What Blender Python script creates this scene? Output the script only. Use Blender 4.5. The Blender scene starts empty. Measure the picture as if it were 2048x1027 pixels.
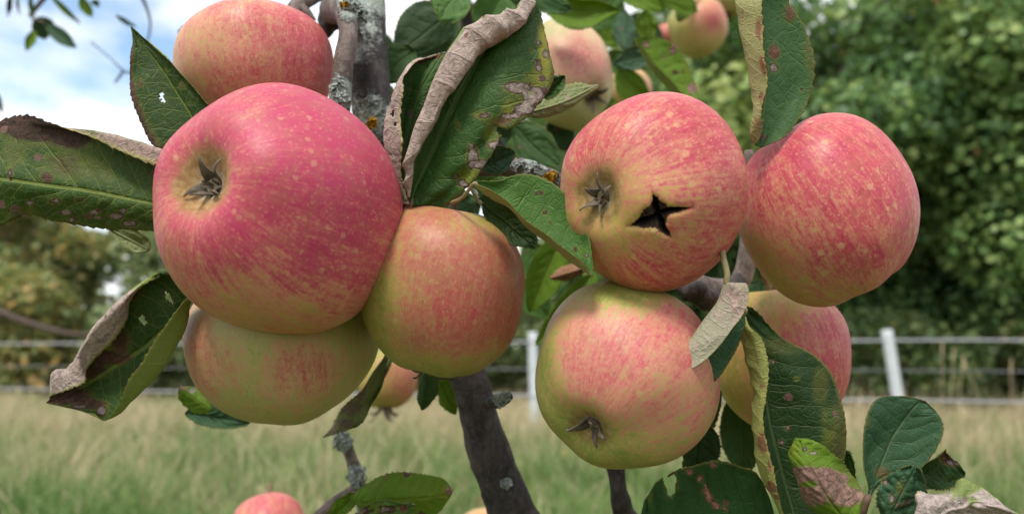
import bpy, bmesh, math, random
import numpy as np
from mathutils import Vector, Matrix, Quaternion, noise as mn

# ------------------------------------------------------------------ camera, sky, sun, exposure
sc = bpy.context.scene
COL = sc.collection
FPX = 1490.0
CAMZ = 1.06
PITCH = math.radians(7.4)
cam = bpy.data.cameras.new('camera'); camo = bpy.data.objects.new('camera', cam); COL.objects.link(camo)
camo.location = (0, 0, CAMZ); camo.rotation_euler = (math.pi/2 + PITCH, 0, 0)
cam.sensor_width = 36; cam.lens = FPX/2048*36
cam.clip_start = 0.01; cam.clip_end = 600
cam.dof.use_dof = True; cam.dof.focus_distance = 0.258; cam.dof.aperture_fstop = 9.5
sc.camera = camo
FW = Vector((0, math.cos(PITCH), math.sin(PITCH))); UP = Vector((0, -math.sin(PITCH), math.cos(PITCH))); RT = Vector((1, 0, 0))
CP = Vector((0, 0, CAMZ))
nFW, nUP, nRT, nCP = (np.array(v) for v in (FW, UP, RT, CP))

def P(x, y, d):
    return CP + FW*d + RT*((x-1024)/FPX*d) + UP*((513.5-y)/FPX*d)
def nP(a):                                   # array (...,3) of x px, y px, depth m
    x, y, d = a[..., 0:1], a[..., 1:2], a[..., 2:3]
    return nCP + nFW*d + nRT*((x-1024)/FPX*d) + nUP*((513.5-y)/FPX*d)
def proj(p):
    q = Vector(p) - CP; d = q.dot(FW)
    return 1024+q.dot(RT)/d*FPX, 513.5-q.dot(UP)/d*FPX, d

SUN_EL, SUN_AZ = math.radians(58), math.radians(200)      # azimuth clockwise from +Y: behind the camera, a little left
w = bpy.data.worlds.new('World'); sc.world = w; w.use_nodes = True
nt = w.node_tree; nt.nodes.clear()
N = nt.nodes.new; L = nt.links.new
out = N('ShaderNodeOutputWorld'); bg = N('ShaderNodeBackground'); bg.inputs['Strength'].default_value = 0.1
sky = N('ShaderNodeTexSky'); sky.sky_type = 'NISHITA'; sky.sun_disc = False
sky.sun_elevation = SUN_EL; sky.sun_rotation = SUN_AZ; sky.altitude = 100; sky.air_density = 1.0; sky.dust_density = 0.6; sky.ozone_density = 1.0
tc = N('ShaderNodeTexCoord'); mp = N('ShaderNodeMapping'); mp.inputs['Scale'].default_value = (1, 1, 2.2); mp.inputs['Location'].default_value = (0.35, 0.1, 0.6)
cn = N('ShaderNodeTexNoise'); cn.inputs['Scale'].default_value = 2.6; cn.inputs['Detail'].default_value = 5; cn.inputs['Roughness'].default_value = 0.52
cr_ = N('ShaderNodeValToRGB'); cr_.color_ramp.elements[0].position = 0.34; cr_.color_ramp.elements[1].position = 0.46
mx = N('ShaderNodeMix'); mx.data_type = 'RGBA'; mx.inputs[7].default_value = (9.4, 9.6, 9.9, 1)
skb = N('ShaderNodeMix'); skb.data_type = 'RGBA'; skb.blend_type = 'MULTIPLY'; skb.inputs[0].default_value = 1; skb.inputs[7].default_value = (2.0, 2.0, 1.8, 1)
L(tc.outputs['Generated'], mp.inputs['Vector']); L(mp.outputs[0], cn.inputs['Vector']); L(cn.outputs['Fac'], cr_.inputs[0])
L(sky.outputs[0], skb.inputs[6]); L(cr_.outputs[0], mx.inputs[0]); L(skb.outputs[2], mx.inputs[6]); L(mx.outputs[2], bg.inputs['Color']); L(bg.outputs[0], out.inputs[0])

sun = bpy.data.lights.new('sun', 'SUN'); sun.energy = 2.7; sun.angle = math.radians(14); sun.color = (1.0, 0.95, 0.88)
suno = bpy.data.objects.new('sun', sun); COL.objects.link(suno)
sd = Vector((math.sin(SUN_AZ)*math.cos(SUN_EL), math.cos(SUN_AZ)*math.cos(SUN_EL), math.sin(SUN_EL)))
suno.rotation_euler = sd.to_track_quat('Z', 'Y').to_euler(); suno.location = (0, -3, 8)
sc.view_settings.view_transform = 'Standard'; sc.view_settings.look = 'None'; sc.view_settings.gamma = 1
sc.view_settings.exposure = 0.5; sc.view_settings.use_curve_mapping = False
sc.render.engine = 'CYCLES'
sc.cycles.use_denoising = True; sc.cycles.use_adaptive_sampling = True; sc.cycles.adaptive_threshold = 0.02; sc.cycles.adaptive_min_samples = 40
sc.cycles.max_bounces = 5; sc.cycles.diffuse_bounces = 3; sc.cycles.glossy_bounces = 2; sc.cycles.transmission_bounces = 3; sc.cycles.caustics_reflective = False; sc.cycles.caustics_refractive = False

rnd = random.Random(7)
nr = np.random.default_rng(11)

# ------------------------------------------------------------------ node helpers
class MT:
    """small wrapper for building node materials"""
    def __init__(s, name):
        s.m = bpy.data.materials.new(name); s.m.use_nodes = True
        s.t = s.m.node_tree; s.t.nodes.clear()
        s.o = s.t.nodes.new('ShaderNodeOutputMaterial')
    def n(s, typ, **kw):
        nd = s.t.nodes.new('ShaderNode'+typ)
        for k, v in kw.items(): setattr(nd, k, v)
        return nd
    def put(s, sock, v):
        if isinstance(v, bpy.types.NodeSocket): s.t.links.new(v, sock)
        elif v is not None:
            if isinstance(v, (tuple, list)) and len(v) == 3 and sock.type == 'RGBA': v = (*v, 1)
            sock.default_value = v
    def math(s, op, a, b=None, c=None, clamp=False):
        nd = s.n('Math', operation=op, use_clamp=clamp)
        for i, v in enumerate((a, b, c)):
            if v is not None: s.put(nd.inputs[i], v)
        return nd.outputs[0]
    def mix(s, f, a, b, mode='MIX'):
        nd = s.n('Mix', data_type='RGBA', blend_type=mode)
        s.put(nd.inputs[0], f); s.put(nd.inputs[6], a); s.put(nd.inputs[7], b)
        return nd.outputs[2]
    def ss(s, x, a, b):                       # smoothstep
        nd = s.n('MapRange', interpolation_type='SMOOTHSTEP')
        s.put(nd.inputs[0], x); nd.inputs[1].default_value = a; nd.inputs[2].default_value = b
        return nd.outputs[0]
    def ramp(s, x, stops):
        nd = s.n('ValToRGB'); cr = nd.color_ramp
        while len(cr.elements) > 1: cr.elements.remove(cr.elements[-1])
        for i, (p, c) in enumerate(stops):
            e = cr.elements[0] if i == 0 else cr.elements.new(p)
            e.position = p; e.color = (*c, 1) if len(c) == 3 else c
        s.put(nd.inputs[0], x); return nd.outputs[0]
    def noise(s, vec, scale, detail=2, rough=0.5, dist=0):
        nd = s.n('TexNoise'); s.put(nd.inputs['Vector'], vec)
        nd.inputs['Scale'].default_value = scale; nd.inputs['Detail'].default_value = detail
        nd.inputs['Roughness'].default_value = rough; nd.inputs['Distortion'].default_value = dist
        return nd.outputs['Fac']
    def vor(s, vec, scale, feature='F1', rand=1):
        nd = s.n('TexVoronoi', feature=feature); s.put(nd.inputs['Vector'], vec)
        nd.inputs['Scale'].default_value = scale; nd.inputs['Randomness'].default_value = rand
        return nd
    def attr(s, name, out='Fac'):
        nd = s.n('Attribute', attribute_name=name); return nd.outputs[out]
    def bump(s, h, strength=0.5, dist=0.001, nrm=None):
        nd = s.n('Bump'); nd.inputs['Strength'].default_value = strength; nd.inputs['Distance'].default_value = dist
        s.put(nd.inputs['Height'], h)
        if nrm is not None: s.put(nd.inputs['Normal'], nrm)
        return nd.outputs[0]
    def bsdf(s, col, rough=0.5, spec=0.5, nrm=None, **kw):
        b = s.n('BsdfPrincipled'); s.put(b.inputs['Base Color'], col); s.put(b.inputs['Roughness'], rough)
        s.put(b.inputs['Specular IOR Level'], spec)
        if nrm is not None: s.put(b.inputs['Normal'], nrm)
        for k, v in kw.items(): s.put(b.inputs[k.replace('_', ' ')], v)
        return b.outputs[0]
    def end(s, sh): s.t.links.new(sh, s.o.inputs[0]); return s.m

# ------------------------------------------------------------------ object helpers
def mesh_obj(name, verts, faces, mat, parent=None, smooth=True, attrs=None, link=True):
    me = bpy.data.meshes.new(name)
    me.from_pydata([tuple(v) for v in verts] if not isinstance(verts, np.ndarray) else verts.tolist(), [], faces if isinstance(faces, list) else faces.tolist())
    if smooth: me.polygons.foreach_set('use_smooth', [True]*len(me.polygons))
    for m in (mat if isinstance(mat, (list, tuple)) else [mat]): me.materials.append(m)
    for k, v in (attrs or {}).items():
        v = np.asarray(v, dtype=np.float32)
        a = me.attributes.new(k, 'FLOAT' if v.ndim == 1 else 'FLOAT_VECTOR', 'POINT')
        a.data.foreach_set('value' if v.ndim == 1 else 'vector', v.ravel())
    me.update()
    o = bpy.data.objects.new(name, me); COL.objects.link(o)
    if parent is not None: o.parent = parent
    return o
def fast_mesh(name, co, quads, mat, parent=None, attrs=None, smooth=False):
    """numpy quads / tris to a mesh"""
    me = bpy.data.meshes.new(name); k = quads.shape[1]
    me.vertices.add(len(co)); me.vertices.foreach_set('co', co.astype(np.float32).ravel())
    me.loops.add(quads.size); me.loops.foreach_set('vertex_index', quads.astype(np.int32).ravel())
    me.polygons.add(len(quads)); me.polygons.foreach_set('loop_start', np.arange(0, quads.size, k, dtype=np.int32))
    me.materials.append(mat)
    for kk, v in (attrs or {}).items():
        a = me.attributes.new(kk, 'FLOAT', 'POINT'); a.data.foreach_set('value', v.astype(np.float32))
    me.update(calc_edges=True)
    if smooth: me.polygons.foreach_set('use_smooth', [True]*len(me.polygons))
    o = bpy.data.objects.new(name, me); COL.objects.link(o)
    if parent is not None: o.parent = parent
    return o
def empty(name, loc=(0, 0, 0)):
    o = bpy.data.objects.new(name, None); COL.objects.link(o); o.location = loc; o.empty_display_size = 0.05
    return o
def tag(o, label=None, cat=None, group=None, kind=None):
    for k, v in (('label', label), ('category', cat), ('group', group), ('kind', kind)):
        if v: o[k] = v
    return o
def adopt(child, parent):                     # keeps the world place of a child built in world coordinates
    child.parent = parent
    child.matrix_parent_inverse = Matrix.Translation(parent.location).inverted()
    return child
def crom(a, n, ax=0):
    """Catmull-Rom resample of control array along axis to n points per gap (+1)"""
    a = np.moveaxis(np.asarray(a, float), ax, 0)
    k = len(a); p = np.concatenate([[2*a[0]-a[1]], a, [2*a[-1]-a[-2]]])
    res = []
    for i in range(k-1):
        p0, p1, p2, p3 = p[i], p[i+1], p[i+2], p[i+3]
        for j in range(n):
            t = j/n
            res.append(0.5*((2*p1)+(-p0+p2)*t+(2*p0-5*p1+4*p2-p3)*t*t+(-p0+3*p1-3*p2+p3)*t**3))
    res.append(a[-1])
    return np.moveaxis(np.array(res), 0, ax)
def tube_data(path, radii, nseg=16, per=6, amp=0.0, nscale=60, seed=0, cap=True):
    pts = crom(np.array([list(p)+[r] for p, r in zip(path, radii)]), per)
    vs, fs = [], []; n = len(pts)
    ref = Vector((0.3, 0.5, 0.81)).normalized(); sv = Vector((seed*3.1, seed*1.7, seed))
    for i, q in enumerate(pts):
        c = Vector(q[:3]); a = Vector(pts[max(i-1, 0)][:3]); b = Vector(pts[min(i+1, n-1)][:3])
        t = (b-a).normalized(); ref = (ref - t*ref.dot(t)).normalized(); s = t.cross(ref)
        for j in range(nseg):
            an = 2*math.pi*j/nseg; d = ref*math.cos(an)+s*math.sin(an)
            r = q[3]
            if amp: r *= 1 + amp*(mn.noise((c+d*q[3])*nscale+sv)+0.5*mn.noise((c+d*q[3])*nscale*2.7+sv))
            vs.append(c+d*r)
    for i in range(n-1):
        for j in range(nseg):
            fs.append((i*nseg+j, i*nseg+(j+1) % nseg, (i+1)*nseg+(j+1) % nseg, (i+1)*nseg+j))
    if cap:
        fs.append(tuple(range(nseg))[::-1]); fs.append(tuple((n-1)*nseg+j for j in range(nseg)))
    return vs, fs

# ------------------------------------------------------------------ materials
def apple_mat(name, green=(0.30, 0.33, 0.075), tan=(0.50, 0.36, 0.13), mid=(0.56, 0.25, 0.16), red=(0.50, 0.095, 0.11), deep=(0.40, 0.035, 0.07), dots=0.6, dotscale=150, streak=0.5, rough=0.46):
    m = MT(name)
    pos = m.attr('opos', 'Vector'); st = m.attr('streak', 'Vector')
    s1 = m.noise(st, 8, 4, 0.62, 0.5); stm = m.n('Mapping'); m.put(stm.inputs[0], st); stm.inputs['Scale'].default_value = (1, 1, 0.33); s1b = m.noise(stm.outputs[0], 22, 4, 0.68, 0.25)
    s2 = m.noise(pos, 95, 5, 0.65); s3 = m.noise(pos, 480, 3, 0.65); s4 = m.noise(pos, 1300, 2, 0.6)
    f = m.attr('blush')
    f = m.math('ADD', f, m.math('MULTIPLY', m.math('SUBTRACT', s1, 0.5), streak*1.5))
    f = m.math('ADD', f, m.math('MULTIPLY', m.math('SUBTRACT', s1b, 0.5), streak*2.0))
    f = m.math('ADD', f, m.math('MULTIPLY', m.math('SUBTRACT', s2, 0.5), 0.5))
    f = m.math('ADD', f, m.math('MULTIPLY', m.math('SUBTRACT', s3, 0.5), 0.60))
    f = m.math('ADD', f, m.math('MULTIPLY', m.math('SUBTRACT', s4, 0.5), 0.42))
    tanspk = m.math('MULTIPLY', m.ss(m.noise(st, 60, 3, 0.7), 0.50, 0.66), m.ss(m.noise(pos, 300, 3, 0.7), 0.42, 0.6))
    f = m.math('SUBTRACT', f, m.math('MULTIPLY', tanspk, 0.36))
    col = m.ramp(f, [(0.0, green), (0.27, tan), (0.48, mid), (0.74, red), (1.0, deep)])
    # lenticels: pale dots of uneven size, some with a dark eye
    warp = m.n('VectorMath', operation='ADD'); m.put(warp.inputs[0], pos)
    v = m.vor(pos, dotscale); dist = v.outputs['Distance']; rc = v.outputs['Color']
    sep = m.n('SeparateColor'); m.put(sep.inputs[0], rc)
    size = m.math('MULTIPLY_ADD', sep.outputs[0], 0.16, 0.07)
    big = m.math('MULTIPLY', m.ss(sep.outputs[1], 0.28, 0.5), 1.0)
    dd = m.math('ADD', dist, m.math('MULTIPLY', m.math('SUBTRACT', s3, 0.5), 0.12))
    dot = m.math('SUBTRACT', 1, m.ss(m.math('DIVIDE', dd, size), 0.75, 1.5))
    dot = m.math('MULTIPLY', m.math('MULTIPLY', dot, big), dots)
    col = m.mix(dot, col, (0.58, 0.40, 0.20))
    eye = m.math('MULTIPLY', m.math('SUBTRACT', 1, m.ss(dist, 0.025, 0.05)), m.ss(sep.outputs[2], 0.74, 0.76))
    col = m.mix(m.math('MULTIPLY', eye, 0.75), col, (0.12, 0.07, 0.03))
    v2 = m.vor(pos, dotscale*2.3); d2 = m.math('SUBTRACT', 1, m.ss(v2.outputs['Distance'], 0.14, 0.3))
    col = m.mix(m.math('MULTIPLY', d2, 0.5*dots), col, (0.66, 0.45, 0.24))
    v3 = m.vor(pos, 62); sp3 = m.n('SeparateColor'); m.put(sp3.inputs[0], v3.outputs['Color'])
    fleck = m.math('MULTIPLY', m.math('SUBTRACT', 1, m.ss(v3.outputs['Distance'], 0.018, 0.034)), m.ss(sp3.outputs[0], 0.8, 0.82))
    col = m.mix(fleck, col, (0.05, 0.03, 0.015))
    mot = m.ss(m.noise(pos, 210, 5, 0.7), 0.40, 0.68)
    col = m.mix(m.math('MULTIPLY', mot, 0.22), col, m.mix(0.5, green, (0.20, 0.13, 0.05)))
    v4 = m.vor(pos, 330); s4c = m.n('SeparateColor'); m.put(s4c.inputs[0], v4.outputs['Color'])
    fine = m.math('MULTIPLY', m.math('SUBTRACT', 1, m.ss(v4.outputs['Distance'], 0.06, 0.16)), m.ss(s4c.outputs[0], 0.55, 0.6))
    col = m.mix(m.math('MULTIPLY', fine, 0.45), col, m.mix(s4c.outputs[1], (0.16, 0.085, 0.03), (0.50, 0.42, 0.22)))
    # russet round the calyx
    ru = m.attr('russet'); rf = m.ss(m.math('ADD', ru, m.math('MULTIPLY', m.math('SUBTRACT', m.noise(pos, 170, 5, 0.65), 0.5), 0.7)), 0.25, 0.75)
    rcol = m.ramp(s3, [(0.25, (0.15, 0.095, 0.03)), (0.5, (0.28, 0.185, 0.062)), (0.75, (0.42, 0.32, 0.16))])
    col = m.mix(m.math('MULTIPLY', rf, 0.85), col, rcol)
    wool = m.ss(m.math('ADD', ru, m.math('MULTIPLY', m.math('SUBTRACT', m.noise(pos, 700, 2), 0.5), 0.6)), 0.95, 1.25)
    col = m.mix(m.math('MULTIPLY', wool, 0.6), col, (0.40, 0.37, 0.28))
    # corky open crack
    halo = m.ss(m.attr('halo'), 0.2, 0.9)
    col = m.mix(m.math('MULTIPLY', halo, 0.15), col, (0.30, 0.14, 0.03))
    ck = m.attr('crack')
    ckc = m.ramp(m.math('ADD', ck, m.math('MULTIPLY', m.math('SUBTRACT', s4, 0.5), 0.25)), [(0.05, (0.13, 0.075, 0.05)), (0.2, (0.07, 0.04, 0.028)), (0.42, (0.03, 0.017, 0.012)), (0.65, (0.006, 0.004, 0.003))])
    col = m.mix(m.ss(ck, 0.06, 0.16), col, ckc)
    h = m.math('ADD', m.math('MULTIPLY', s3, 0.4), m.math('MULTIPLY', dot, 0.5))
    nrm = m.bump(h, 0.22, 0.0004)
    rg = m.math('ADD', m.math('MULTIPLY', m.math('MAXIMUM', rf, m.ss(ck, 0.05, 0.2)), 0.4), m.math('MULTIPLY_ADD', s2, 0.16, rough-0.06), clamp=True)
    return m.end(m.bsdf(col, rg, 0.30, nrm, Subsurface_Weight=0.08, Subsurface_Radius=(0.6, 0.25, 0.1), Subsurface_Scale=0.003))

def leaf_mats(name, dark=(0.016, 0.048, 0.011), light=(0.042, 0.11, 0.017), yel=(0.30, 0.30, 0.03), under=(0.26, 0.30, 0.14), ubrown=(0.34, 0.255, 0.215), brownc=(0.075, 0.032, 0.022), spots=0.3, rough=0.40, vein=(0.16, 0.22, 0.06), veinf=0.55, trans=0.22, spotcol=(0.20, 0.105, 0.085), palec=(0.30, 0.235, 0.21)):
    res = []
    for side in (0, 1):
        m = MT(name+('_underside' if side else ''))
        pos = m.n('NewGeometry').outputs['Position']
        lv = m.attr('lv', 'Vector'); sx = m.n('SeparateXYZ'); m.put(sx.inputs[0], lv); u, v, ph = sx.outputs
        au = m.math('ABSOLUTE', u)
        n1 = m.noise(pos, 55, 4, 0.6); n2 = m.noise(pos, 330, 3, 0.6); n3 = m.noise(pos, 1400, 2, 0.6); n4 = m.noise(pos, 650, 5, 0.7)
        phw = m.math('ADD', ph, m.math('MULTIPLY', m.math('SUBTRACT', n1, 0.5), 0.5))
        pp = m.math('PINGPONG', phw, 0.5)
        lat = m.math('MULTIPLY', m.math('SUBTRACT', 1, m.ss(pp, 0.012, 0.05)), m.math('SUBTRACT', 1, m.ss(au, 0.75, 0.98)))
        rib = m.math('SUBTRACT', 1, m.ss(au, 0.018, 0.05))
        vo = m.vor(pos, 290, 'DISTANCE_TO_EDGE').outputs['Distance']
        ret = m.math('SUBTRACT', 1, m.ss(vo, 0.015, 0.075))
        vo2 = m.vor(pos, 900, 'DISTANCE_TO_EDGE').outputs['Distance']
        ret2 = m.math('SUBTRACT', 1, m.ss(vo2, 0.0, 0.12))
        veins = m.math('MAXIMUM', m.math('MAXIMUM', rib, m.math('MULTIPLY', lat, 0.75)), m.math('MAXIMUM', m.math('MULTIPLY', ret, 0.38), m.math('MULTIPLY', ret2, 0.13)))
        yw = m.attr('yellow'); br = m.attr('brown'); pa = m.attr('pale')
        yf = m.ss(m.math('ADD', yw, m.math('MULTIPLY', m.math('SUBTRACT', n1, 0.5), 0.9)), 0.3, 0.9)
        bf = m.ss(m.math('ADD', br, m.math('ADD', m.math('MULTIPLY', m.math('SUBTRACT', n1, 0.5), 0.8), m.math('MULTIPLY', m.math('SUBTRACT', n2, 0.5), 0.5))), 0.32, 0.66)
        yh = m.math('MULTIPLY', m.ss(br, 0.12, 0.4), m.math('SUBTRACT', 1, m.ss(br, 0.5, 0.7)))
        pr = m.math('ADD', pa, m.math('ADD', m.math('MULTIPLY', m.math('SUBTRACT', n2, 0.5), 0.75), m.math('MULTIPLY', m.math('SUBTRACT', n1, 0.5), 0.4)))
        pf = m.ss(pr, 0.46, 0.66); prim = m.math('MULTIPLY', m.ss(pr, 0.38, 0.46), m.math('SUBTRACT', 1, m.ss(pr, 0.55, 0.62)))
        # scattered blight specks
        vs = m.vor(pos, 165); sc3 = m.n('SeparateColor'); m.put(sc3.inputs[0], vs.outputs['Color'])
        sd_ = m.math('ADD', vs.outputs['Distance'], m.math('MULTIPLY', m.math('SUBTRACT', n2, 0.5), 0.35))
        spk = m.math('MULTIPLY', m.math('SUBTRACT', 1, m.ss(m.math('DIVIDE', sd_, m.math('MULTIPLY_ADD', sc3.outputs[0], 0.24, 0.08)), 0.8, 1.1)), m.math('LESS_THAN', sc3.outputs[1], spots))
        edge = m.ss(au, 0.955, 0.99)
        if side == 0:
            c = m.mix(n1, dark, light)
            c = m.mix(m.math('MULTIPLY', m.ss(n3, 0.45, 0.7), 0.25), c, light)
            c = m.mix(yf, c, yel)
            c = m.mix(m.math('MULTIPLY', veins, veinf), c, m.mix(yf, vein, yel))
            c = m.mix(m.math('MULTIPLY', edge, 0.7), c, (0.16, 0.15, 0.03))
            c = m.mix(m.math('MULTIPLY', yh, 0.35), c, (0.16, 0.15, 0.025))
            c = m.mix(m.math('MULTIPLY', m.math('MULTIPLY', m.ss(pa, 0.12, 0.4), m.math('SUBTRACT', 1, pf)), 0.4), c, (0.20, 0.20, 0.03))
            bc = m.ramp(m.math('ADD', m.math('MULTIPLY', n4, 0.6), m.math('MULTIPLY', n1, 0.4)), [(0.36, tuple(x*0.6 for x in brownc)), (0.5, tuple(x*1.5 for x in brownc)), (0.63, tuple(x*2.9 for x in brownc))])
            c = m.mix(m.math('MULTIPLY', bf, 0.93), c, bc)
            c = m.mix(spk, c, m.mix(n3, spotcol, tuple(x*0.5 for x in spotcol)))
            c = m.mix(prim, c, (0.06, 0.028, 0.02))
            c = m.mix(m.math('MULTIPLY', pf, 0.92), c, m.ramp(n4, [(0.32, tuple(x*0.30 for x in palec)), (0.5, tuple(x*0.75 for x in palec)), (0.66, tuple(x*1.2 for x in palec))]))
            dead = m.math('MAXIMUM', bf, pf)
        else:
            c = m.mix(m.math('MULTIPLY_ADD', n3, 0.5, m.math('MULTIPLY', n1, 0.5)), tuple(x*0.75 for x in under), tuple(min(1, x*1.2) for x in under))
            c = m.mix(m.math('MULTIPLY', veins, 0.4), c, tuple(min(1, x*1.35) for x in under))
            ub = m.ramp(n4, [(0.3, tuple(x*0.55 for x in ubrown)), (0.5, ubrown), (0.7, tuple(x*1.3 for x in ubrown))])
            ub = m.mix(m.ss(m.noise(pos, 160, 4, 0.7), 0.52, 0.75), ub, tuple(x*0.45 for x in ubrown))
            c = m.mix(bf, c, ub)
            c = m.mix(m.math('MULTIPLY', spk, 0.8), c, (0.16, 0.07, 0.04))
            c = m.mix(m.math('MAXIMUM', pf, prim), c, m.mix(n3, (0.10, 0.06, 0.05), (0.36, 0.30, 0.27)))
            c = m.mix(m.math('MULTIPLY', edge, 0.6), c, (0.40, 0.38, 0.12))
            dead = bf
        h = m.math('SUBTRACT', m.math('MULTIPLY', n2, 0.5), m.math('MULTIPLY', veins, 0.6 if side == 0 else -0.8))
        h = m.math('ADD', h, m.math('MULTIPLY', n4, 0.45 if side == 0 else 1.0))
        nrm = m.bump(h, 0.7, 0.001)
        rg = m.math('ADD', m.math('MULTIPLY', dead, 0.3), m.math('MULTIPLY_ADD', n2, 0.2, rough if side == 0 else 0.75), clamp=True)
        b = m.bsdf(c, rg, 0.26 if side == 0 else 0.1, nrm)
        tr = m.n('BsdfTranslucent'); m.put(tr.inputs[0], m.mix(0.5, c, (0.14, 0.22, 0.02)))
        ms = m.n('MixShader'); m.put(ms.inputs[0], m.math('MULTIPLY', m.math('SUBTRACT', 1, m.math('MULTIPLY', dead, 0.8)), trans)); m.put(ms.inputs[1], b); m.put(ms.inputs[2], tr.outputs[0])
        res.append(m.end(ms.outputs[0]))
    return res

def bark_mat(name, dark, light, lichen=(0.30, 0.33, 0.29), amt=0.0, orange=0.0):
    m = MT(name); pos = m.n('NewGeometry').outputs['Position']
    mpn = m.n('Mapping'); m.put(mpn.inputs[0], pos); mpn.inputs['Scale'].default_value = (1, 1, 0.4)
    a = m.noise(mpn.outputs[0], 130, 6, 0.65); b = m.noise(pos, 520, 4, 0.7); c0 = m.noise(pos, 38, 3, 0.6)
    c = m.mix(m.ss(a, 0.3, 0.72), dark, light)
    c = m.mix(m.math('MULTIPLY', m.ss(b, 0.52, 0.75), 0.5), c, tuple(min(1, x*1.7) for x in light))
    cr = m.vor(mpn.outputs[0], 160, 'DISTANCE_TO_EDGE').outputs['Distance']
    c = m.mix(m.math('MULTIPLY', m.math('SUBTRACT', 1, m.ss(cr, 0.0, 0.10)), 0.22), c, tuple(x*0.4 for x in dark))
    li = m.math('ADD', m.attr('lich'), m.math('ADD', m.math('MULTIPLY', m.math('SUBTRACT', c0, 0.5), 1.1), m.math('MULTIPLY', m.math('SUBTRACT', b, 0.5), 0.7)))
    lf = m.ss(m.math('ADD', li, amt), 0.45, 0.62)
    lc = m.ramp(m.noise(pos, 900, 3, 0.7), [(0.3, tuple(x*0.45 for x in lichen)), (0.55, lichen), (0.75, tuple(min(1, x*1.5) for x in lichen))])
    c = m.mix(lf, c, lc)
    if orange:
        of = m.math('MULTIPLY', m.ss(m.noise(pos, 75, 3, 0.6), 0.66-orange*0.1, 0.72-orange*0.1), m.ss(m.attr('lich'), 0.1, 0.4))
        c = m.mix(of, c, (0.45, 0.24, 0.02))
    h = m.math('ADD', m.math('MULTIPLY', a, 0.7), m.math('ADD', m.math('MULTIPLY', b, 0.35), m.math('MULTIPLY', lf, 0.8)))
    return m.end(m.bsdf(c, 0.72, 0.3, m.bump(h, 1.0, 0.0022)))

def simple_mat(name, c1, c2, scale=40, rough=0.7, spec=0.3, attr=None, bump=0.3, trans=0, bd=0.002):
    m = MT(name); pos = m.n('NewGeometry').outputs['Position']
    n = m.noise(pos, scale, 4, 0.6)
    c = m.mix(m.attr(attr) if attr else n, c1, c2)
    if attr: c = m.mix(m.math('MULTIPLY', n, 0.35), c, tuple(x*0.5 for x in c1))
    b = m.bsdf(c, rough, spec, m.bump(n, bump, bd))
    if trans:
        tr = m.n('BsdfTranslucent'); m.put(tr.inputs[0], c)
        ms = m.n('MixShader'); ms.inputs[0].default_value = trans; m.put(ms.inputs[1], b); m.put(ms.inputs[2], tr.outputs[0]); b = ms.outputs[0]
    return m.end(b)

# ------------------------------------------------------------------ setting: ground, grass
m = MT('meadow_soil'); pos = m.n('NewGeometry').outputs['Position']
g1 = m.noise(pos, 0.7, 4, 0.6); g2 = m.noise(pos, 14, 4, 0.7)
gc = m.mix(m.ss(g1, 0.35, 0.65), (0.07, 0.10, 0.03), (0.17, 0.14, 0.07)); gc = m.mix(m.math('MULTIPLY', g2, 0.5), gc, (0.05, 0.06, 0.02))
MAT_SOIL = m.end(m.bsdf(gc, 0.9, 0.1, m.bump(g2, 0.6, 0.03)))
n_ = 48
gx = np.linspace(-1, 1, n_); gx = np.sign(gx)*np.abs(gx)**2.2*220
X, Y = np.meshgrid(gx, gx); Z = np.array([[0.05*mn.noise(Vector((x*0.35, y*0.35, 0))) if abs(x)+abs(y) < 60 else 0.0 for x, y in zip(r1, r2)] for r1, r2 in zip(X, Y)])
co = np.stack([X, Y, Z], -1).reshape(-1, 3)
ii = np.arange(n_*n_).reshape(n_, n_); q = np.stack([ii[:-1, :-1], ii[:-1, 1:], ii[1:, 1:], ii[1:, :-1]], -1).reshape(-1, 4)
tag(fast_mesh('ground', co, q, MAT_SOIL, smooth=True), kind='structure')

def gmat(name, rampc):
    m = MT(name); pos = m.n('NewGeometry').outputs['Position']
    c = m.ramp(m.attr('tone'), rampc)
    b = m.bsdf(c, 0.55, 0.3); tr = m.n('BsdfTranslucent'); m.put(tr.inputs[0], c)
    ms = m.n('MixShader'); ms.inputs[0].default_value = 0.3; m.put(ms.inputs[1], b); m.put(ms.inputs[2], tr.outputs[0])
    return m.end(ms.outputs[0])
MAT_GRASS = gmat('grass_blades', [(0, (0.08, 0.17, 0.035)), (0.3, (0.19, 0.29, 0.085)), (0.5, (0.34, 0.36, 0.16)), (0.7, (0.50, 0.41, 0.25)), (1, (0.66, 0.54, 0.36))])

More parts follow.
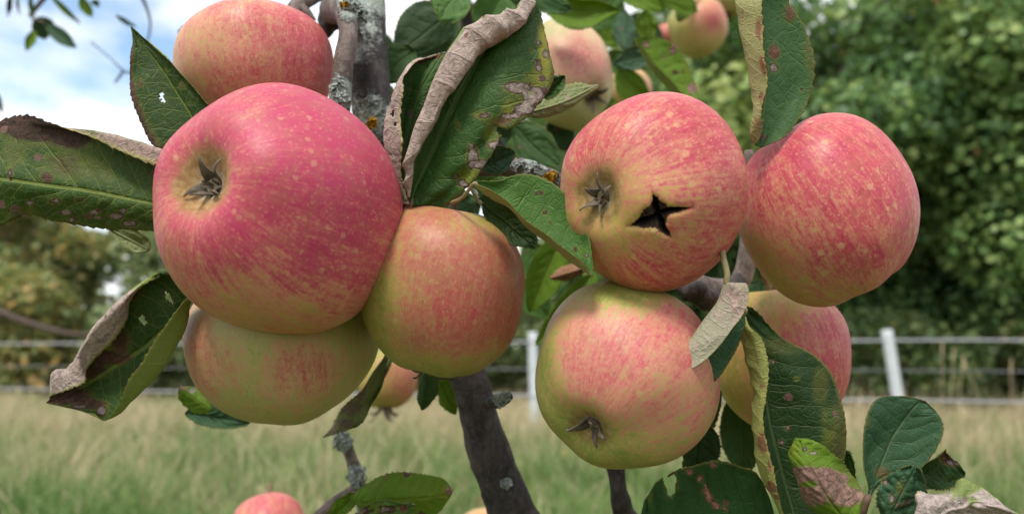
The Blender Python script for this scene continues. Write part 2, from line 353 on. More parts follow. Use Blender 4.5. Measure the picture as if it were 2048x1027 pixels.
def blades(name, n, sampler, hgt, wid, tone, lean=0.35):
    """many tapering bent blades as one mesh; sampler(n) -> x, y"""
    x, y = sampler(n); h = hgt(x, y)*nr.uniform(0.55, 1.25, n); wd = wid*nr.uniform(0.6, 1.4, n)
    an = nr.uniform(0, 2*np.pi, n); le = nr.uniform(0.05, lean*2, n); fa = nr.uniform(0, np.pi, n)
    co = np.zeros((n, 7, 3)); dx, dy = np.cos(an)*le, np.sin(an)*le; wx, wy = np.cos(fa), np.sin(fa)
    for k, t in enumerate((0, 0.45, 0.8)):
        cx = x+dx*h*t**1.8; cy = y+dy*h*t**1.8; z = h*(t-0.25*le*t*t); ww = wd*(1-0.55*t)
        co[:, 2*k] = np.stack([cx-wx*ww, cy-wy*ww, z], -1); co[:, 2*k+1] = np.stack([cx+wx*ww, cy+wy*ww, z], -1)
    co[:, 6] = np.stack([x+dx*h, y+dy*h, h*(1-0.25*le)], -1)
    tn = np.clip(tone(x, y)+nr.normal(0, 0.24, n), 0, 1)
    b = np.arange(n)[:, None]*7
    q = np.concatenate([b+np.array([[0, 1, 3]]), b+np.array([[0, 3, 2]]), b+np.array([[2, 3, 5]]), b+np.array([[2, 5, 4]]), b+np.array([[4, 5, 6]])])
    tv = np.repeat(tn[:, None], 7, 1) + np.array([[-0.12, -0.12, 0, 0, 0.06, 0.06, 0.1]])
    o = fast_mesh(name, co.reshape(-1, 3), q, MAT_GRASS, attrs={'tone': np.clip(tv, 0, 1).ravel()})
    return tag(o, kind='stuff')

FEN_A = np.array([2.94*1.6, 8.0]); FEN_B = np.array([-4.67*1.6, 10.9])        # the fence runs from right (near) to left (far)
def fence_y(x): return FEN_A[1] + (x-FEN_A[0])*(FEN_B[1]-FEN_A[1])/(FEN_B[0]-FEN_A[0])
def vnoise(x, y, s):
    return np.array([mn.noise(Vector((a*s, b*s, 3.3))) for a, b in zip(x, y)])
def s_near(n):
    y = nr.uniform(3.4, 9.5, n); x = nr.uniform(-1, 1, n)*(y*0.78+0.6); return x, y
def s_far(n):
    y = nr.uniform(0, 1, n); x = nr.uniform(-12, 11, n); return x, fence_y(x)-1.2+y*4.0
tone_near = lambda x, y: 0.15 + 0.6*vnoise(x, y, 1.1) + 0.3*vnoise(x, y, 3.0) + 0.10*np.clip(y-6.5, 0, 2)+np.where(x > 2.2, 0.10, 0)
tone_far = lambda x, y: 0.64 + 0.35*vnoise(x, y, 0.9) + np.where(x > 1.0, 0.12, -0.02)
tag(blades('meadow_grass', 46000, s_near, lambda x, y: 0.30+0.28*vnoise(x, y, 1.9), 0.0048, tone_near, 0.5), 'blurred green meadow grass in front of the fence', 'grass')
tag(blades('dry_grass', 42000, s_far, lambda x, y: 0.42+0.26*vnoise(x, y, 1.3), 0.0048, tone_far, 0.4), 'tall straw coloured dry grass along the fence line', 'grass')

tone_st = lambda x, y: 0.82+0.1*vnoise(x, y, 1.0)
tag(blades('seed_stalks', 5200, lambda n: (lambda y: (nr.uniform(-1, 1, n)*(y*0.78+0.6), y))(nr.uniform(4.2, 10.5, n)), lambda x, y: np.clip(0.40+0.05*np.clip(y-4, 0, 6)+0.25*vnoise(x, y, 0.8), 0.15, 0.8), 0.0026, tone_st, 0.45), 'thin pale seed stalks scattered through the meadow', 'grass')
# single dry stalks that stand out against the dark hedge
MAT_STALK = simple_mat('dry_stalk', (0.42, 0.32, 0.19), (0.55, 0.44, 0.28), 30, 0.8, 0.2)
def stalk(x, ybot, xt, yt, d, label, head=True):
    a = P(x, ybot, d); a.z = 0.0; b = P(xt, yt, d); mid_ = a.lerp(b, 0.6)+Vector((0.012, 0, 0.02))
    vs, fs = tube_data([Vector((0, 0, 0)), mid_-a, b-a], [0.0045, 0.0035, 0.0025], 5, 4)
    o = empty('dry_grass_stalk', a); tag(o, label, 'grass stalk', 'dry stalks rising above the meadow')
    mesh_obj('stem', vs, fs, MAT_STALK, o)
    t = (b-a).normalized(); e = b-a
    vs, fs = tube_data([e-t*0.02, e+t*0.03, e+t*0.09, e+t*0.14], [0.004, 0.007, 0.006, 0.001], 6, 3, 0.4, 60, 3)
    mesh_obj('seed_head', vs, fs, MAT_STALK, o)
for a in ((1868, 800, 1884, 712, 6.8, 'dry stalk left of a leaning pair, between fence post and frame edge'),
          (1878, 810, 1906, 722, 6.9, 'dry stalk leaning right, middle of the three against the dark hedge'),
          (1885, 820, 1925, 738, 7.0, 'shorter leaning stalk, right of the close pair by the hedge'),
          (2010, 860, 1935, 740, 6.4, 'thick dry stalk leaning left across the lower fence rope'),
          (2008, 860, 2022, 745, 6.6, 'thin upright dry stalk near the right frame edge'),
          (2040, 880, 2060, 755, 6.3, 'dry stalk cut by the right edge of the frame'),
          (545, 1000, 650, 730, 5.6, 'long pale stalk slanting behind the greenest apple on the left'),
          (60, 1020, 110, 880, 5.2, 'pale stalk standing in the grass at the lower left')):
    stalk(*a)
MAT_PETAL = simple_mat('yellow_petal', (0.75, 0.42, 0.02), (0.85, 0.55, 0.04), 60, 0.6, 0.2, trans=0.2)
MAT_GSTEM = simple_mat('green_stem', (0.08, 0.16, 0.03), (0.12, 0.22, 0.05), 60)
for k, (fx, fy, d, lab) in enumerate(((1180, 931, 5.6, 'small yellow flower just below the lower right apple'), (1130, 905, 5.9, 'small yellow flower left of the other, between branch and apple'), (1164, 958, 5.4, 'lowest of the small yellow flowers under the apple'))):
    b = P(fx, fy, d); o = empty('yellow_flower', (b.x, b.y, 0)); tag(o, lab, 'flower', 'yellow flowers in the meadow')
    vs, fs = tube_data([Vector((0, 0, 0)), Vector((0.01, 0, b.z*0.5)), Vector((0, 0, b.z))], [0.002]*3, 5, 3)
    mesh_obj('stem', vs, fs, MAT_GSTEM, o)
    vs, fs = [], []
    for j in range(11):
        an = j*2*math.pi/11; c, s = math.cos(an), math.sin(an); r = 0.026; wd = 0.006
        i0 = len(vs); vs += [Vector((0, 0, b.z)), Vector((c*r*.6-s*wd, s*r*.6+c*wd, b.z+.008)), Vector((c*r, s*r, b.z+.006)), Vector((c*r*.6+s*wd, s*r*.6-c*wd, b.z+.008))]
        fs.append((i0, i0+1, i0+2, i0+3))
    mesh_obj('petals', vs, fs, MAT_PETAL, o)

# ------------------------------------------------------------------ fence
MAT_POST = simple_mat('white_post', (0.40, 0.46, 0.48), (0.60, 0.63, 0.63), 25, 0.6, 0.3)
MAT_ROPE = simple_mat('fence_rope', (0.30, 0.30, 0.33), (0.46, 0.46, 0.49), 60, 0.6, 0.3)
fen = empty('rope_fence', (FEN_A[0], FEN_A[1], 0)); tag(fen, 'white post and rope fence crossing the meadow behind the apples', 'fence')
CH = CAMZ
fdir = (FEN_B-FEN_A); fl = np.linalg.norm(fdir); fdir = fdir/fl
for i, s in enumerate((-3.1, 0.52, 4.55, 8.6, 13.6)):
    p2 = FEN_A+fdir*s; b = Vector((p2[0], p2[1], -0.1)); tilt = Vector((-0.10 if i == 1 else -0.02, 0, 0))*1.28
    vs, fs = tube_data([b-tilt*0.0, b+tilt*0.5+Vector((0, 0, 0.72)), b+tilt+Vector((0, 0, 1.37)), b+tilt*1.01+Vector((0, 0, 1.385))], [0.062, 0.06, 0.058, 0.045], 14, 4, 0.03, 12, i)
    adopt(mesh_obj('post', vs, fs, MAT_POST), fen)
for h in (CAMZ+0.145, CAMZ-0.175, CAMZ-0.49):
    path, rad = [], []
    for k in range(-3, 22):
        p2 = FEN_A+fdir*k; path.append(Vector((p2[0], p2[1]-0.066, h-0.012*math.sin((k-0.3)/3.75*math.pi)**2))); rad.append(0.0105 if h != CAMZ-0.175 else 0.0032)
    vs, fs = tube_data(path, rad, 8, 3)
    adopt(mesh_obj('rope', vs, fs, MAT_ROPE), fen)

# ------------------------------------------------------------------ trees and bushes beyond the fence
def fol_mat(name, rampc, trans=0.38):
    m = MT(name); c = m.ramp(m.attr('tone'), rampc)
    b = m.bsdf(c, 0.5, 0.45); tr = m.n('BsdfTranslucent'); m.put(tr.inputs[0], m.mix(0.4, c, (0.14, 0.22, 0.03)))
    ms = m.n('MixShader'); ms.inputs[0].default_value = trans; m.put(ms.inputs[1], b); m.put(ms.inputs[2], tr.outputs[0])
    return m.end(ms.outputs[0])
FOL_MAPLE = fol_mat('maple_foliage', [(0, (0.055, 0.125, 0.045)), (0.4, (0.16, 0.29, 0.085)), (0.75, (0.33, 0.46, 0.14)), (0.965, (0.40, 0.46, 0.14)), (1, (0.50, 0.25, 0.12))])
FOL_DARK = fol_mat('hedge_foliage', [(0, (0.03, 0.055, 0.02)), (0.6, (0.07, 0.12, 0.036)), (0.9, (0.14, 0.20, 0.06)), (1, (0.30, 0.20, 0.09))])  # dark tones put the shadowed understory into the leaf colour
FOL_AUT = fol_mat('autumn_foliage', [(0, (0.15, 0.20, 0.08)), (0.45, (0.30, 0.33, 0.12)), (0.75, (0.44, 0.35, 0.12)), (1, (0.55, 0.33, 0.11))])
FOL_OLV = fol_mat('olive_foliage', [(0, (0.15, 0.21, 0.10)), (0.5, (0.28, 0.35, 0.16)), (1, (0.44, 0.45, 0.22))])
MAT_TRUNK = bark_mat('tree_trunk', (0.05, 0.035, 0.028), (0.13, 0.09, 0.07))

def foliage(name, clumps, n, leaf, mat, parent, tone_shift=0, up=0.35):
    """leaf-shaped faces spread in clumps: clumps = [(x,y,z,rx,ry,rz)]"""
    cl = np.array(clumps); wgt = (cl[:, 3]*cl[:, 4]*cl[:, 5])**0.67; idx = nr.choice(len(cl), n, p=wgt/wgt.sum()); c = cl[idx]
    d = nr.normal(size=(n, 3)); d /= np.linalg.norm(d, axis=1)[:, None]
    r = nr.uniform(0, 1, n)**0.33; r = np.where(nr.uniform(0, 1, n) < 0.5, 0.6+0.55*r, r*1.15)
    p = c[:, :3]+d*r[:, None]*c[:, 3:6]
    p = p[p[:, 2] > 0.05] if len(p) else p; n = len(p); d = d[:n]
    nv = d+nr.normal(0, 0.55, (n, 3)); nv[:, 2] += up; nv /= np.linalg.norm(nv, axis=1)[:, None]
    t = np.cross(nv, nr.normal(size=(n, 3))); t /= np.linalg.norm(t, axis=1)[:, None]; b = np.cross(nv, t)
    s = leaf*nr.uniform(0.6, 1.35, n)[:, None]
    co = np.stack([p-t*s*0.55, p-t*s*0.1+b*s*0.42+nv*s*0.1, p+t*s*0.55-nv*s*0.08, p-t*s*0.1-b*s*0.42+nv*s*0.1, p-t*s*0.05], 1)
    bb = np.arange(n)[:, None]*5
    q = np.concatenate([bb+np.array([[0, 4, 1]]), bb+np.array([[4, 2, 1]]), bb+np.array([[0, 3, 4]]), bb+np.array([[3, 2, 4]])])
    ct = nr.uniform(-0.42, 0.42, len(cl))[idx][:n]
    tone = np.clip(0.48+ct+tone_shift+nr.normal(0, 0.16, n), 0, 0.96); tone = np.where(nr.uniform(0, 1, n) < 0.003, 1.0, tone)
    return fast_mesh(name, co.reshape(-1, 3), q, mat, parent, {'tone': np.repeat(tone, 5)})

def tree(name, x, y, h, crown_lo, rad, nclump, nleaf, leaf, mat, label, cat='tree', trunk_r=0.16, clump_r=0.9, group=None, seed=0, shift=0, extra=()):
    R = random.Random(seed); o = empty(name, (x, y, 0)); tag(o, label, cat, group)
    if trunk_r:
        top = Vector((R.uniform(-.3, .3), R.uniform(-.3, .3), h*0.82))
        vs, fs = tube_data([Vector((0, 0, -0.1)), Vector((0.05, 0, h*0.2)), Vector((top.x*0.5, top.y*0.5, h*0.5)), top], [trunk_r*1.25, trunk_r, trunk_r*0.7, trunk_r*0.15], 12, 6, 0.08, 3, seed)
        mesh_obj('trunk', vs, fs, MAT_TRUNK, o)
    cl = list(extra)
    for k in range(nclump):
        zt = R.random(); z = crown_lo+(h-crown_lo)*zt
        env = rad*(math.sin(math.pi*min(1, 0.16+0.84*(1-zt)**0.8))**0.6 if crown_lo > 0.8 else math.sqrt(max(0.05, 1-zt**2)))
        an = R.uniform(0, 2*math.pi); rr = env*math.sqrt(R.uniform(0.08, 1)); cr = clump_r*R.uniform(0.6, 1.25)
        c = Vector((rr*math.cos(an), rr*math.sin(an), z)); cl.append((*c, cr, cr, cr*0.72))
        if trunk_r and k % 3 == 0:
            z0 = max(0.5, z-rr*0.7); st = Vector((0.05, 0, min(z0, h*0.7)))
            vs, fs = tube_data([st, st.lerp(c, 0.55)+Vector((0, 0, 0.12*rr)), c], [trunk_r*0.34, trunk_r*0.2, trunk_r*0.05], 7, 4, 0.1, 4, k)
            mesh_obj('limb', vs, fs, MAT_TRUNK, o)
    f = foliage('crown', cl, nleaf, leaf, mat, o, shift)
    return o
G = 'trees beyond the fence'
tree('maple_tree', 6.3, 15.0, 8.6, 1.0, 3.6, 80, 52000, 0.155, FOL_MAPLE, 'tall broadleaf maple filling the upper right behind the rightmost apple', trunk_r=0.17, clump_r=1.05, group=G, seed=3)
tree('maple_tree', 9.6, 14.2, 8.2, 1.2, 3.2, 60, 34000, 0.155, FOL_MAPLE, 'broadleaf tree at the right frame edge, its brown trunk showing above the rope', trunk_r=0.19, clump_r=1.05, group=G, seed=5, shift=-0.04)
tree('maple_tree', 3.4, 16.6, 7.4, 0.9, 2.9, 66, 38000, 0.155, FOL_MAPLE, 'dark broadleaf tree showing between the cracked apple and the top hanging leaf', trunk_r=0.15, clump_r=1.05, group=G, seed=8, shift=-0.14)
tree('oak_tree', 12.0, 19.0, 9.5, 0.6, 4.2, 70, 34000, 0.2, FOL_DARK, 'dark tree deep behind the right maple, filling gaps near the frame edge', trunk_r=0.22, clump_r=1.1, group=G, seed=9)
tree('oak_tree', 7.6, 20.5, 8.2, 0.6, 4.2, 70, 34000, 0.2, FOL_DARK, 'dark tree behind the tall maple, seen through its leaf gaps', trunk_r=0.22, clump_r=1.1, group=G, seed=10)
for i, (x, y, h, r, s, lab) in enumerate(((4.2, 12.6, 1.5, 1.2, 21, 'low dark hedge bush left of the white fence post'), (6.6, 13.2, 1.45, 1.4, 22, 'low dark hedge bush right of the white fence post'), (9.2, 12.7, 1.5, 1.4, 23, 'low dark hedge bush at the right frame edge'), (1.6, 14.5, 1.9, 1.5, 24, 'low dark bush seen in the gap between the two apple clusters'), (11.6, 13.5, 1.6, 1.4, 25, 'low dark bush beyond the right frame edge'))):
    tree('hedge_bush', x, y, h, 0.2, r, 22, 8000, 0.12, FOL_DARK, lab, 'bush', trunk_r=0, clump_r=0.5, group='hedge bushes', seed=s)
for i, (x, y, h, r, mt, s, lab) in enumerate(((-12.6, 19, 5.3, 2.7, FOL_AUT, 31, 'orange tinged bush at the left frame edge below the long leaf'), (-9.6, 20.5, 4.6, 2.1, FOL_OLV, 32, 'olive green bush left of the lower curled leaf'),
        (-15.4, 22, 5.6, 3.0, FOL_OLV, 33, 'olive bush beyond the left frame edge'), (-6.6, 21, 3.9, 2.2, FOL_OLV, 34, 'pale olive bush behind the lower left apple'), (-2.6, 22, 4.4, 2.8, FOL_AUT, 35, 'autumn bush hidden mostly by the lower left apples'), (-11.0, 16.2, 2.3, 1.5, FOL_AUT, 36, 'low rusty shrub behind the left fence ropes'), (-7.7, 16.6, 2.0, 1.4, FOL_OLV, 37, 'low green shrub behind the left fence ropes'), (0.5, 20.5, 4.0, 2.6, FOL_OLV, 38, 'olive tree behind the gap between the apple clusters'))):
    bush_ = tree('autumn_bush', x, y, h, 0.25, r, 30, 11000, 0.19, mt, lab, 'bush', trunk_r=0.08, clump_r=0.75, group='bushes on the left', seed=s)
    if s == 36:                               # bare dark bough sticking out of the rusty shrub
        pth = [P(-40, 600, 14.4), P(20, 632, 14.4), P(80, 652, 14.5), P(150, 668, 14.6), P(235, 664, 14.8)]
        vs, fs = tube_data(pth, [0.07, 0.065, 0.06, 0.045, 0.02], 8, 5, 0.1, 4, 2)
        adopt(mesh_obj('limb', vs, fs, MAT_TRUNK), bush_)

# ------------------------------------------------------------------ the apple tree: branches
MAT_BARK = bark_mat('apple_bark', (0.014, 0.011, 0.011), (0.080, 0.067, 0.064))
MAT_TWIG = bark_mat('twig_bark', (0.07, 0.05, 0.043), (0.23, 0.185, 0.16))
MAT_LICHEN = simple_mat('lichen', (0.16, 0.19, 0.17), (0.42, 0.46, 0.43), 420, 0.9, 0.1, bump=0.8, bd=0.001)
MAT_ORANGE = simple_mat('orange_lichen', (0.26, 0.14, 0.012), (0.44, 0.26, 0.03), 400, 0.9, 0.1, bump=0.8, bd=0.001)
tr0 = P(1120, 1100, 0.40); TREE = empty('apple_tree', (tr0.x, tr0.y, 0)); tag(TREE, 'lichen covered apple tree whose branch and blighted leaves carry the apples', 'tree')

def branch(name, pts, seg=20, per=10, amp=0.10, mat=None, lich=None, parent=None, seed=1, label=None, nscale=90):
    """pts: (x px, y px, depth m, radius px)"""
    path = [P(x, y, d) for x, y, d, r in pts]; rad = [r*d/FPX for x, y, d, r in pts]
    vs, fs = tube_data(path, rad, seg, per, amp, nscale, seed)
    la = np.zeros(len(vs))
    if lich:
        for i, v in enumerate(vs):
            x, y, d = proj(v); la[i] = max(a*math.exp(-((x-lx)**2+(y-ly)**2)/lr**2) for lx, ly, lr, a in lich)
    o = mesh_obj(name, vs, fs, mat or MAT_BARK, attrs={'lich': la})
    adopt(o, parent or TREE)
    if label: o['label'] = label
    return o
def flakes(name, spots, n, size, mat, par, label=None, seed=0):
    """crusty lichen: small cupped discs scattered round (x,y,d,rx,ry) px spots on the front of a branch"""
    R = random.Random(seed); vs, fs = [], []
    for (x, y, d, rx, ry) in spots:
        c0 = P(x, y, d)
        for k in range(n):
            while True:
                a, b, c = R.uniform(-1, 1), R.uniform(-1, 1), R.uniform(-1, 1)
                if a*a+b*b+c*c < 1: break
            p = c0+RT*(a*rx*d/FPX)+UP*(b*ry*d/FPX)+FW*(c*min(rx, ry)*d/FPX)
            nv = ((p-c0).normalized()*0.9+Vector((R.gauss(0, .5), R.gauss(0, .5), R.gauss(0, .5))) - FW*0.3).normalized()
            t = nv.orthogonal().normalized(); bt = nv.cross(t); s = size*R.uniform(0.5, 1.3); i0 = len(vs); vs.append(p)
            for j in range(6):
                an = j*math.pi/3+R.uniform(-.3, .3); r = s*R.uniform(0.6, 1.25)
                vs.append(p+t*(r*math.cos(an))+bt*(r*math.sin(an))+nv*(s*R.uniform(0.1, 0.6)))
            for j in range(6): fs.append((i0, i0+1+j, i0+1+(j+1) % 6))
    o = mesh_obj(name, vs, fs, mat, smooth=False)
    o.parent = par
    tag(o, label, kind='stuff'); return o

trunk = branch('trunk', [(712, -130, 0.375, 40), (732, -20, 0.36, 36), (736, 100, 0.35, 38), (748, 230, 0.345, 42), (790, 400, 0.34, 42), (860, 580, 0.34, 38), (932, 740, 0.335, 37), (960, 840, 0.335, 38), (975, 895, 0.335, 43), (1000, 960, 0.335, 43), (1022, 1020, 0.335, 47), (1065, 1130, 0.34, 54), (1170, 1500, 0.38, 80), (1220, 2300, 0.43, 110), (1215, 3480, 0.46, 135), (1215, 5200, 0.45, 170)], seg=56, per=22, amp=0.05, nscale=170,
    lich=[(755, 230, 110, 0.62), (735, 10, 90, 0.58), (735, 120, 90, 0.52), (990, 880, 28, 0.1), (1013, 965, 18, 0.75)])
flakes('lichen', [(770, 232, 0.328, 22, 22), (745, 205, 0.327, 20, 14), (718, 60, 0.342, 18, 30), (760, 268, 0.330, 20, 18), (1012, 966, 0.322, 10, 8)], 60, 0.0012, MAT_LICHEN, trunk, 'pale grey crust of lichen', 1)
flakes('lichen', [(742, 245, 0.322, 11, 11)], 45, 0.0012, MAT_ORANGE, trunk, 'orange yellow patch of lichen', 2)
twig = branch('branch', [(668, 20, 0.345, 30), (690, 24, 0.325, 24), (697, 60, 0.312, 19), (690, 110, 0.308, 20), (684, 160, 0.306, 21), (680, 210, 0.306, 22), (672, 280, 0.31, 22), (640, 400, 0.32, 20)], mat=MAT_TWIG, amp=0.12, lich=[(680, 185, 45, 0.85), (700, 10, 40, 0.8)], label='short grey spur with pale lichen in front of the trunk', seed=4)
flakes('lichen', [(676, 175, 0.300, 15, 26), (684, 200, 0.300, 16, 18), (700, 12, 0.315, 22, 14), (722, 30, 0.325, 12, 22)], 90, 0.0011, MAT_LICHEN, twig, 'pale grey green lichen flakes', 3)
flakes('lichen', [(689, 10, 0.308, 9, 5)], 25, 0.0008, MAT_ORANGE, twig, 'small orange lichen patch', 4)
knot = branch('branch', [(735, -10, 0.36, 20), (690, 15, 0.355, 26), (662, 40, 0.352, 22), (650, 68, 0.352, 10), (645, 78, 0.352, 3)], mat=MAT_BARK, amp=0.5, nscale=140, label='rough dark knot beside the spur', seed=5)
spur = branch('branch', [(735, -60, 0.37, 16), (670, -30, 0.36, 14), (625, -5, 0.352, 16), (600, 10, 0.348, 15), (585, 30, 0.345, 14), (575, 60, 0.34, 9)], mat=MAT_TWIG, amp=0.25, lich=[(600, 5, 20, 0.2)], label='knobbly fruit spur above the upper left apple', seed=6)
bud = branch('bud', [(606, 12, 0.340, 6), (614, 24, 0.338, 8), (624, 34, 0.336, 5), (632, 40, 0.335, 1)], mat=MAT_TWIG, amp=0.15, seg=10, per=5, label='small dark pointed bud')
side = branch('branch', [(800, 330, 0.345, 26), (900, 335, 0.33, 22), (990, 333, 0.32, 19), (1050, 338, 0.315, 19), (1105, 358, 0.31, 18), (1180, 400, 0.32, 18), (1290, 480, 0.335, 20), (1390, 570, 0.345, 24), (1480, 560, 0.35, 20), (1500, 420, 0.35, 16), (1498, 300, 0.345, 9)], mat=MAT_TWIG, amp=0.14, lich=[(1065, 345, 50, 0.9), (1000, 335, 30, 0.2)], label='side branch with grey and orange lichen between the apple clusters', seed=7)
flakes('lichen', [(1040, 332, 0.303, 20, 13), (1066, 338, 0.301, 18, 14), (1110, 362, 0.298, 12, 16), (1085, 352, 0.300, 14, 10)], 110, 0.0011, MAT_LICHEN, side, 'pale grey lichen crust on the side branch', 5)
flakes('lichen', [(1097, 356, 0.294, 11, 9), (1106, 352, 0.295, 5, 7)], 70, 0.0010, MAT_ORANGE, side, 'bright orange lichen on the side branch', 6)
dk = branch('branch', [(1480, 560, 0.35, 18), (1440, 600, 0.34, 20), (1400, 590, 0.33, 24), (1375, 580, 0.325, 18), (1350, 570, 0.325, 8)], mat=MAT_BARK, amp=0.5, nscale=150, label='dark knobbly spur in shade between the right apples', seed=8)
stub = branch('branch', [(975, 800, 0.322, 14), (990, 802, 0.312, 14), (1005, 798, 0.306, 13), (1016, 793, 0.303, 11), (1021, 790, 0.302, 5)], mat=MAT_BARK, amp=0.25, nscale=160, lich=[(1000, 797, 40, 0.7)], label='lichened broken stub on the dark branch', seed=9)
flakes('lichen', [(1000, 800, 0.300, 13, 13), (1013, 793, 0.299, 8, 8)], 45, 0.0010, MAT_LICHEN, stub, 'grey lichen on the stub', 7)
tw1 = branch('branch', [(672, 838, 0.375, 6), (680, 855, 0.375, 8), (690, 880, 0.375, 12), (700, 910, 0.375, 12), (712, 945, 0.378, 15), (720, 985, 0.38, 13), (735, 1040, 0.385, 14), (800, 1200, 0.40, 18), (1000, 1420, 0.40, 24), (1150, 1500, 0.39, 20)], mat=MAT_TWIG, amp=0.16, lich=[(688, 880, 24, 0.5), (714, 950, 30, 0.6)], label='thin lichened twig below the lower left apple', seed=10)
flakes('lichen', [(684, 882, 0.364, 20, 20), (714, 950, 0.366, 18, 24), (735, 1010, 0.372, 18, 16)], 130, 0.0012, MAT_LICHEN, tw1, 'bushy grey lichen tufts on the thin twig', 8)
branch('branch', [(716, 975, 0.378, 12), (690, 990, 0.375, 11), (660, 1010, 0.372, 11), (620, 1045, 0.37, 10)], mat=MAT_TWIG, amp=0.1, label='brown side shoot of the thin twig', seed=11)
branch('branch', [(1215, 880, 0.33, 17), (1230, 930, 0.33, 18), (1236, 975, 0.33, 17), (1246, 1020, 0.335, 22), (1265, 1090, 0.345, 24), (1240, 1350, 0.37, 30), (1190, 1520, 0.38, 30)], amp=0.14, lich=[(1250, 1010, 22, 0.45)], label='short brown twig below the lower right apple', seed=12)
branch('branch', [(735, -60, 0.40, 22), (860, -70, 0.48, 16), (930, 10, 0.52, 15), (935, 100, 0.53, 13), (960, 220, 0.55, 10), (1010, 300, 0.56, 6)], mat=MAT_BARK, amp=0.1, label='dark shaded branch behind the crinkled leaf', seed=13)
branch('branch', [(860, -70, 0.48, 16), (1000, -80, 0.55, 14), (1200, -40, 0.65, 12), (1340, 0, 0.8, 10), (1400, -20, 0.88, 8), (1480, -40, 0.9, 5)], mat=MAT_BARK, amp=0.1, label='thin back branch carrying the blurred apples', seed=14)
branch('branch', [(735, -100, 0.41, 18), (500, -120, 0.6, 12), (250, -70, 0.8, 9), (120, -30, 0.9, 6), (60, 30, 0.92, 4)], mat=MAT_TWIG, amp=0.1, label='thin twig with blurred leaves at the top left', seed=15)
branch('branch', [(250, -70, 0.8, 6), (300, 40, 0.86, 2.2), (280, 120, 0.9, 1.8), (262, 143, 0.9, 2.0), (248, 142, 0.9, 2.0), (215, 112, 0.9, 1.2), (182, 84, 0.9, 1.6)], mat=MAT_TWIG, seg=8, amp=0.05, label='hair thin bare shoot against the sky', seed=16)
branch('branch', [(248, 140, 0.9, 2.4), (240, 152, 0.9, 2.6), (230, 165, 0.9, 2)], mat=MAT_TWIG, seg=8, amp=0.05, seed=17)

# ------------------------------------------------------------------ leaves
LM = {
 'dark': leaf_mats('leaf_dark', vein=(0.10, 0.16, 0.04), spots=0.10),
 'left': leaf_mats('leaf_blighted', dark=(0.018, 0.046, 0.007), light=(0.045, 0.10, 0.011), vein=(0.22, 0.27, 0.06), veinf=0.7, spots=0.42, brownc=(0.03, 0.014, 0.011)),
 'big': leaf_mats('leaf_crinkled', dark=(0.010, 0.04, 0.007), light=(0.045, 0.12, 0.014), vein=(0.11, 0.17, 0.05), veinf=0.45, spots=0.40, rough=0.33, spotcol=(0.16, 0.09, 0.085), ubrown=(0.38, 0.30, 0.26)),
 'pinkspot': leaf_mats('leaf_pink_spotted', dark=(0.014, 0.055, 0.016), light=(0.035, 0.105, 0.022), vein=(0.08, 0.14, 0.05), veinf=0.35, spots=0.08, palec=(0.38, 0.17, 0.125)),
 'fresh': leaf_mats('leaf_fresh', dark=(0.04, 0.11, 0.02), light=(0.085, 0.19, 0.03), vein=(0.14, 0.24, 0.07), spots=0.08, under=(0.36, 0.36, 0.15), rough=0.42),
 'teal': leaf_mats('leaf_sky_tinted', dark=(0.02, 0.065, 0.03), light=(0.04, 0.11, 0.045), vein=(0.14, 0.19, 0.10), spots=0.03, rough=0.40, under=(0.40, 0.38, 0.27), ubrown=(0.40, 0.29, 0.25)),  # bluish green has the sky's reflection mixed into the leaf colour
 'yellow': leaf_mats('leaf_yellowing', dark=(0.085, 0.19, 0.012), light=(0.20, 0.34, 0.025), vein=(0.26, 0.32, 0.05), spots=0.10, trans=0.45, under=(0.30, 0.34, 0.10), brownc=(0.13, 0.07, 0.062)),
 'strip': leaf_mats('leaf_folded', dark=(0.022, 0.075, 0.022), light=(0.05, 0.13, 0.03), vein=(0.12, 0.18, 0.06), spots=0.10, under=(0.37, 0.36, 0.16), ubrown=(0.24, 0.13, 0.075)),
 'foldd': leaf_mats('leaf_shaded_folded', dark=(0.009, 0.028, 0.007), light=(0.02, 0.055, 0.010), vein=(0.07, 0.11, 0.04), spots=0.08, under=(0.36, 0.37, 0.12), ubrown=(0.24, 0.12, 0.07), brownc=(0.022, 0.012, 0.006)),  # very dark green: the shadow on this leaf is put into its colour
 'wither': leaf_mats('leaf_withered', dark=(0.03, 0.08, 0.02), light=(0.06, 0.14, 0.03), under=(0.22, 0.27, 0.09), ubrown=(0.40, 0.33, 0.30), spots=0.1),
 'shade': leaf_mats('leaf_shaded', dark=(0.012, 0.036, 0.009), light=(0.024, 0.065, 0.013), vein=(0.06, 0.11, 0.03), spots=0.08),  # darker leaf copy, shade painted into the green
 'backlit': leaf_mats('leaf_upright', dark=(0.016, 0.042, 0.007), light=(0.032, 0.08, 0.010), vein=(0.19, 0.25, 0.05), veinf=0.6, spots=0.05, brownc=(0.045, 0.02, 0.016), under=(0.27, 0.34, 0.09), ubrown=(0.37, 0.29, 0.255)),
}
MAT_PETIOLE = simple_mat('petiole', (0.20, 0.20, 0.08), (0.30, 0.22, 0.13), 300, 0.6, 0.3)
MAT_PETIOLE_DARK = simple_mat('petiole_dark', (0.10, 0.06, 0.045), (0.17, 0.11, 0.07), 300, 0.6, 0.3)
LEAFN = [0]
def blob(lst, x, y, u):
    v = np.zeros_like(x)
    for b in lst:
        bx, by, r, a = b[:4]; rx, ry = r if isinstance(r, tuple) else (r, r)
        g = a*np.exp(-(((x-bx)/rx)**2+((y-by)/ry)**2)**1.5)
        if len(b) > 4: g = g*((u >= b[4]) & (u <= b[5]))
        v = np.maximum(v, g) if a > 0 else v+g
    return v
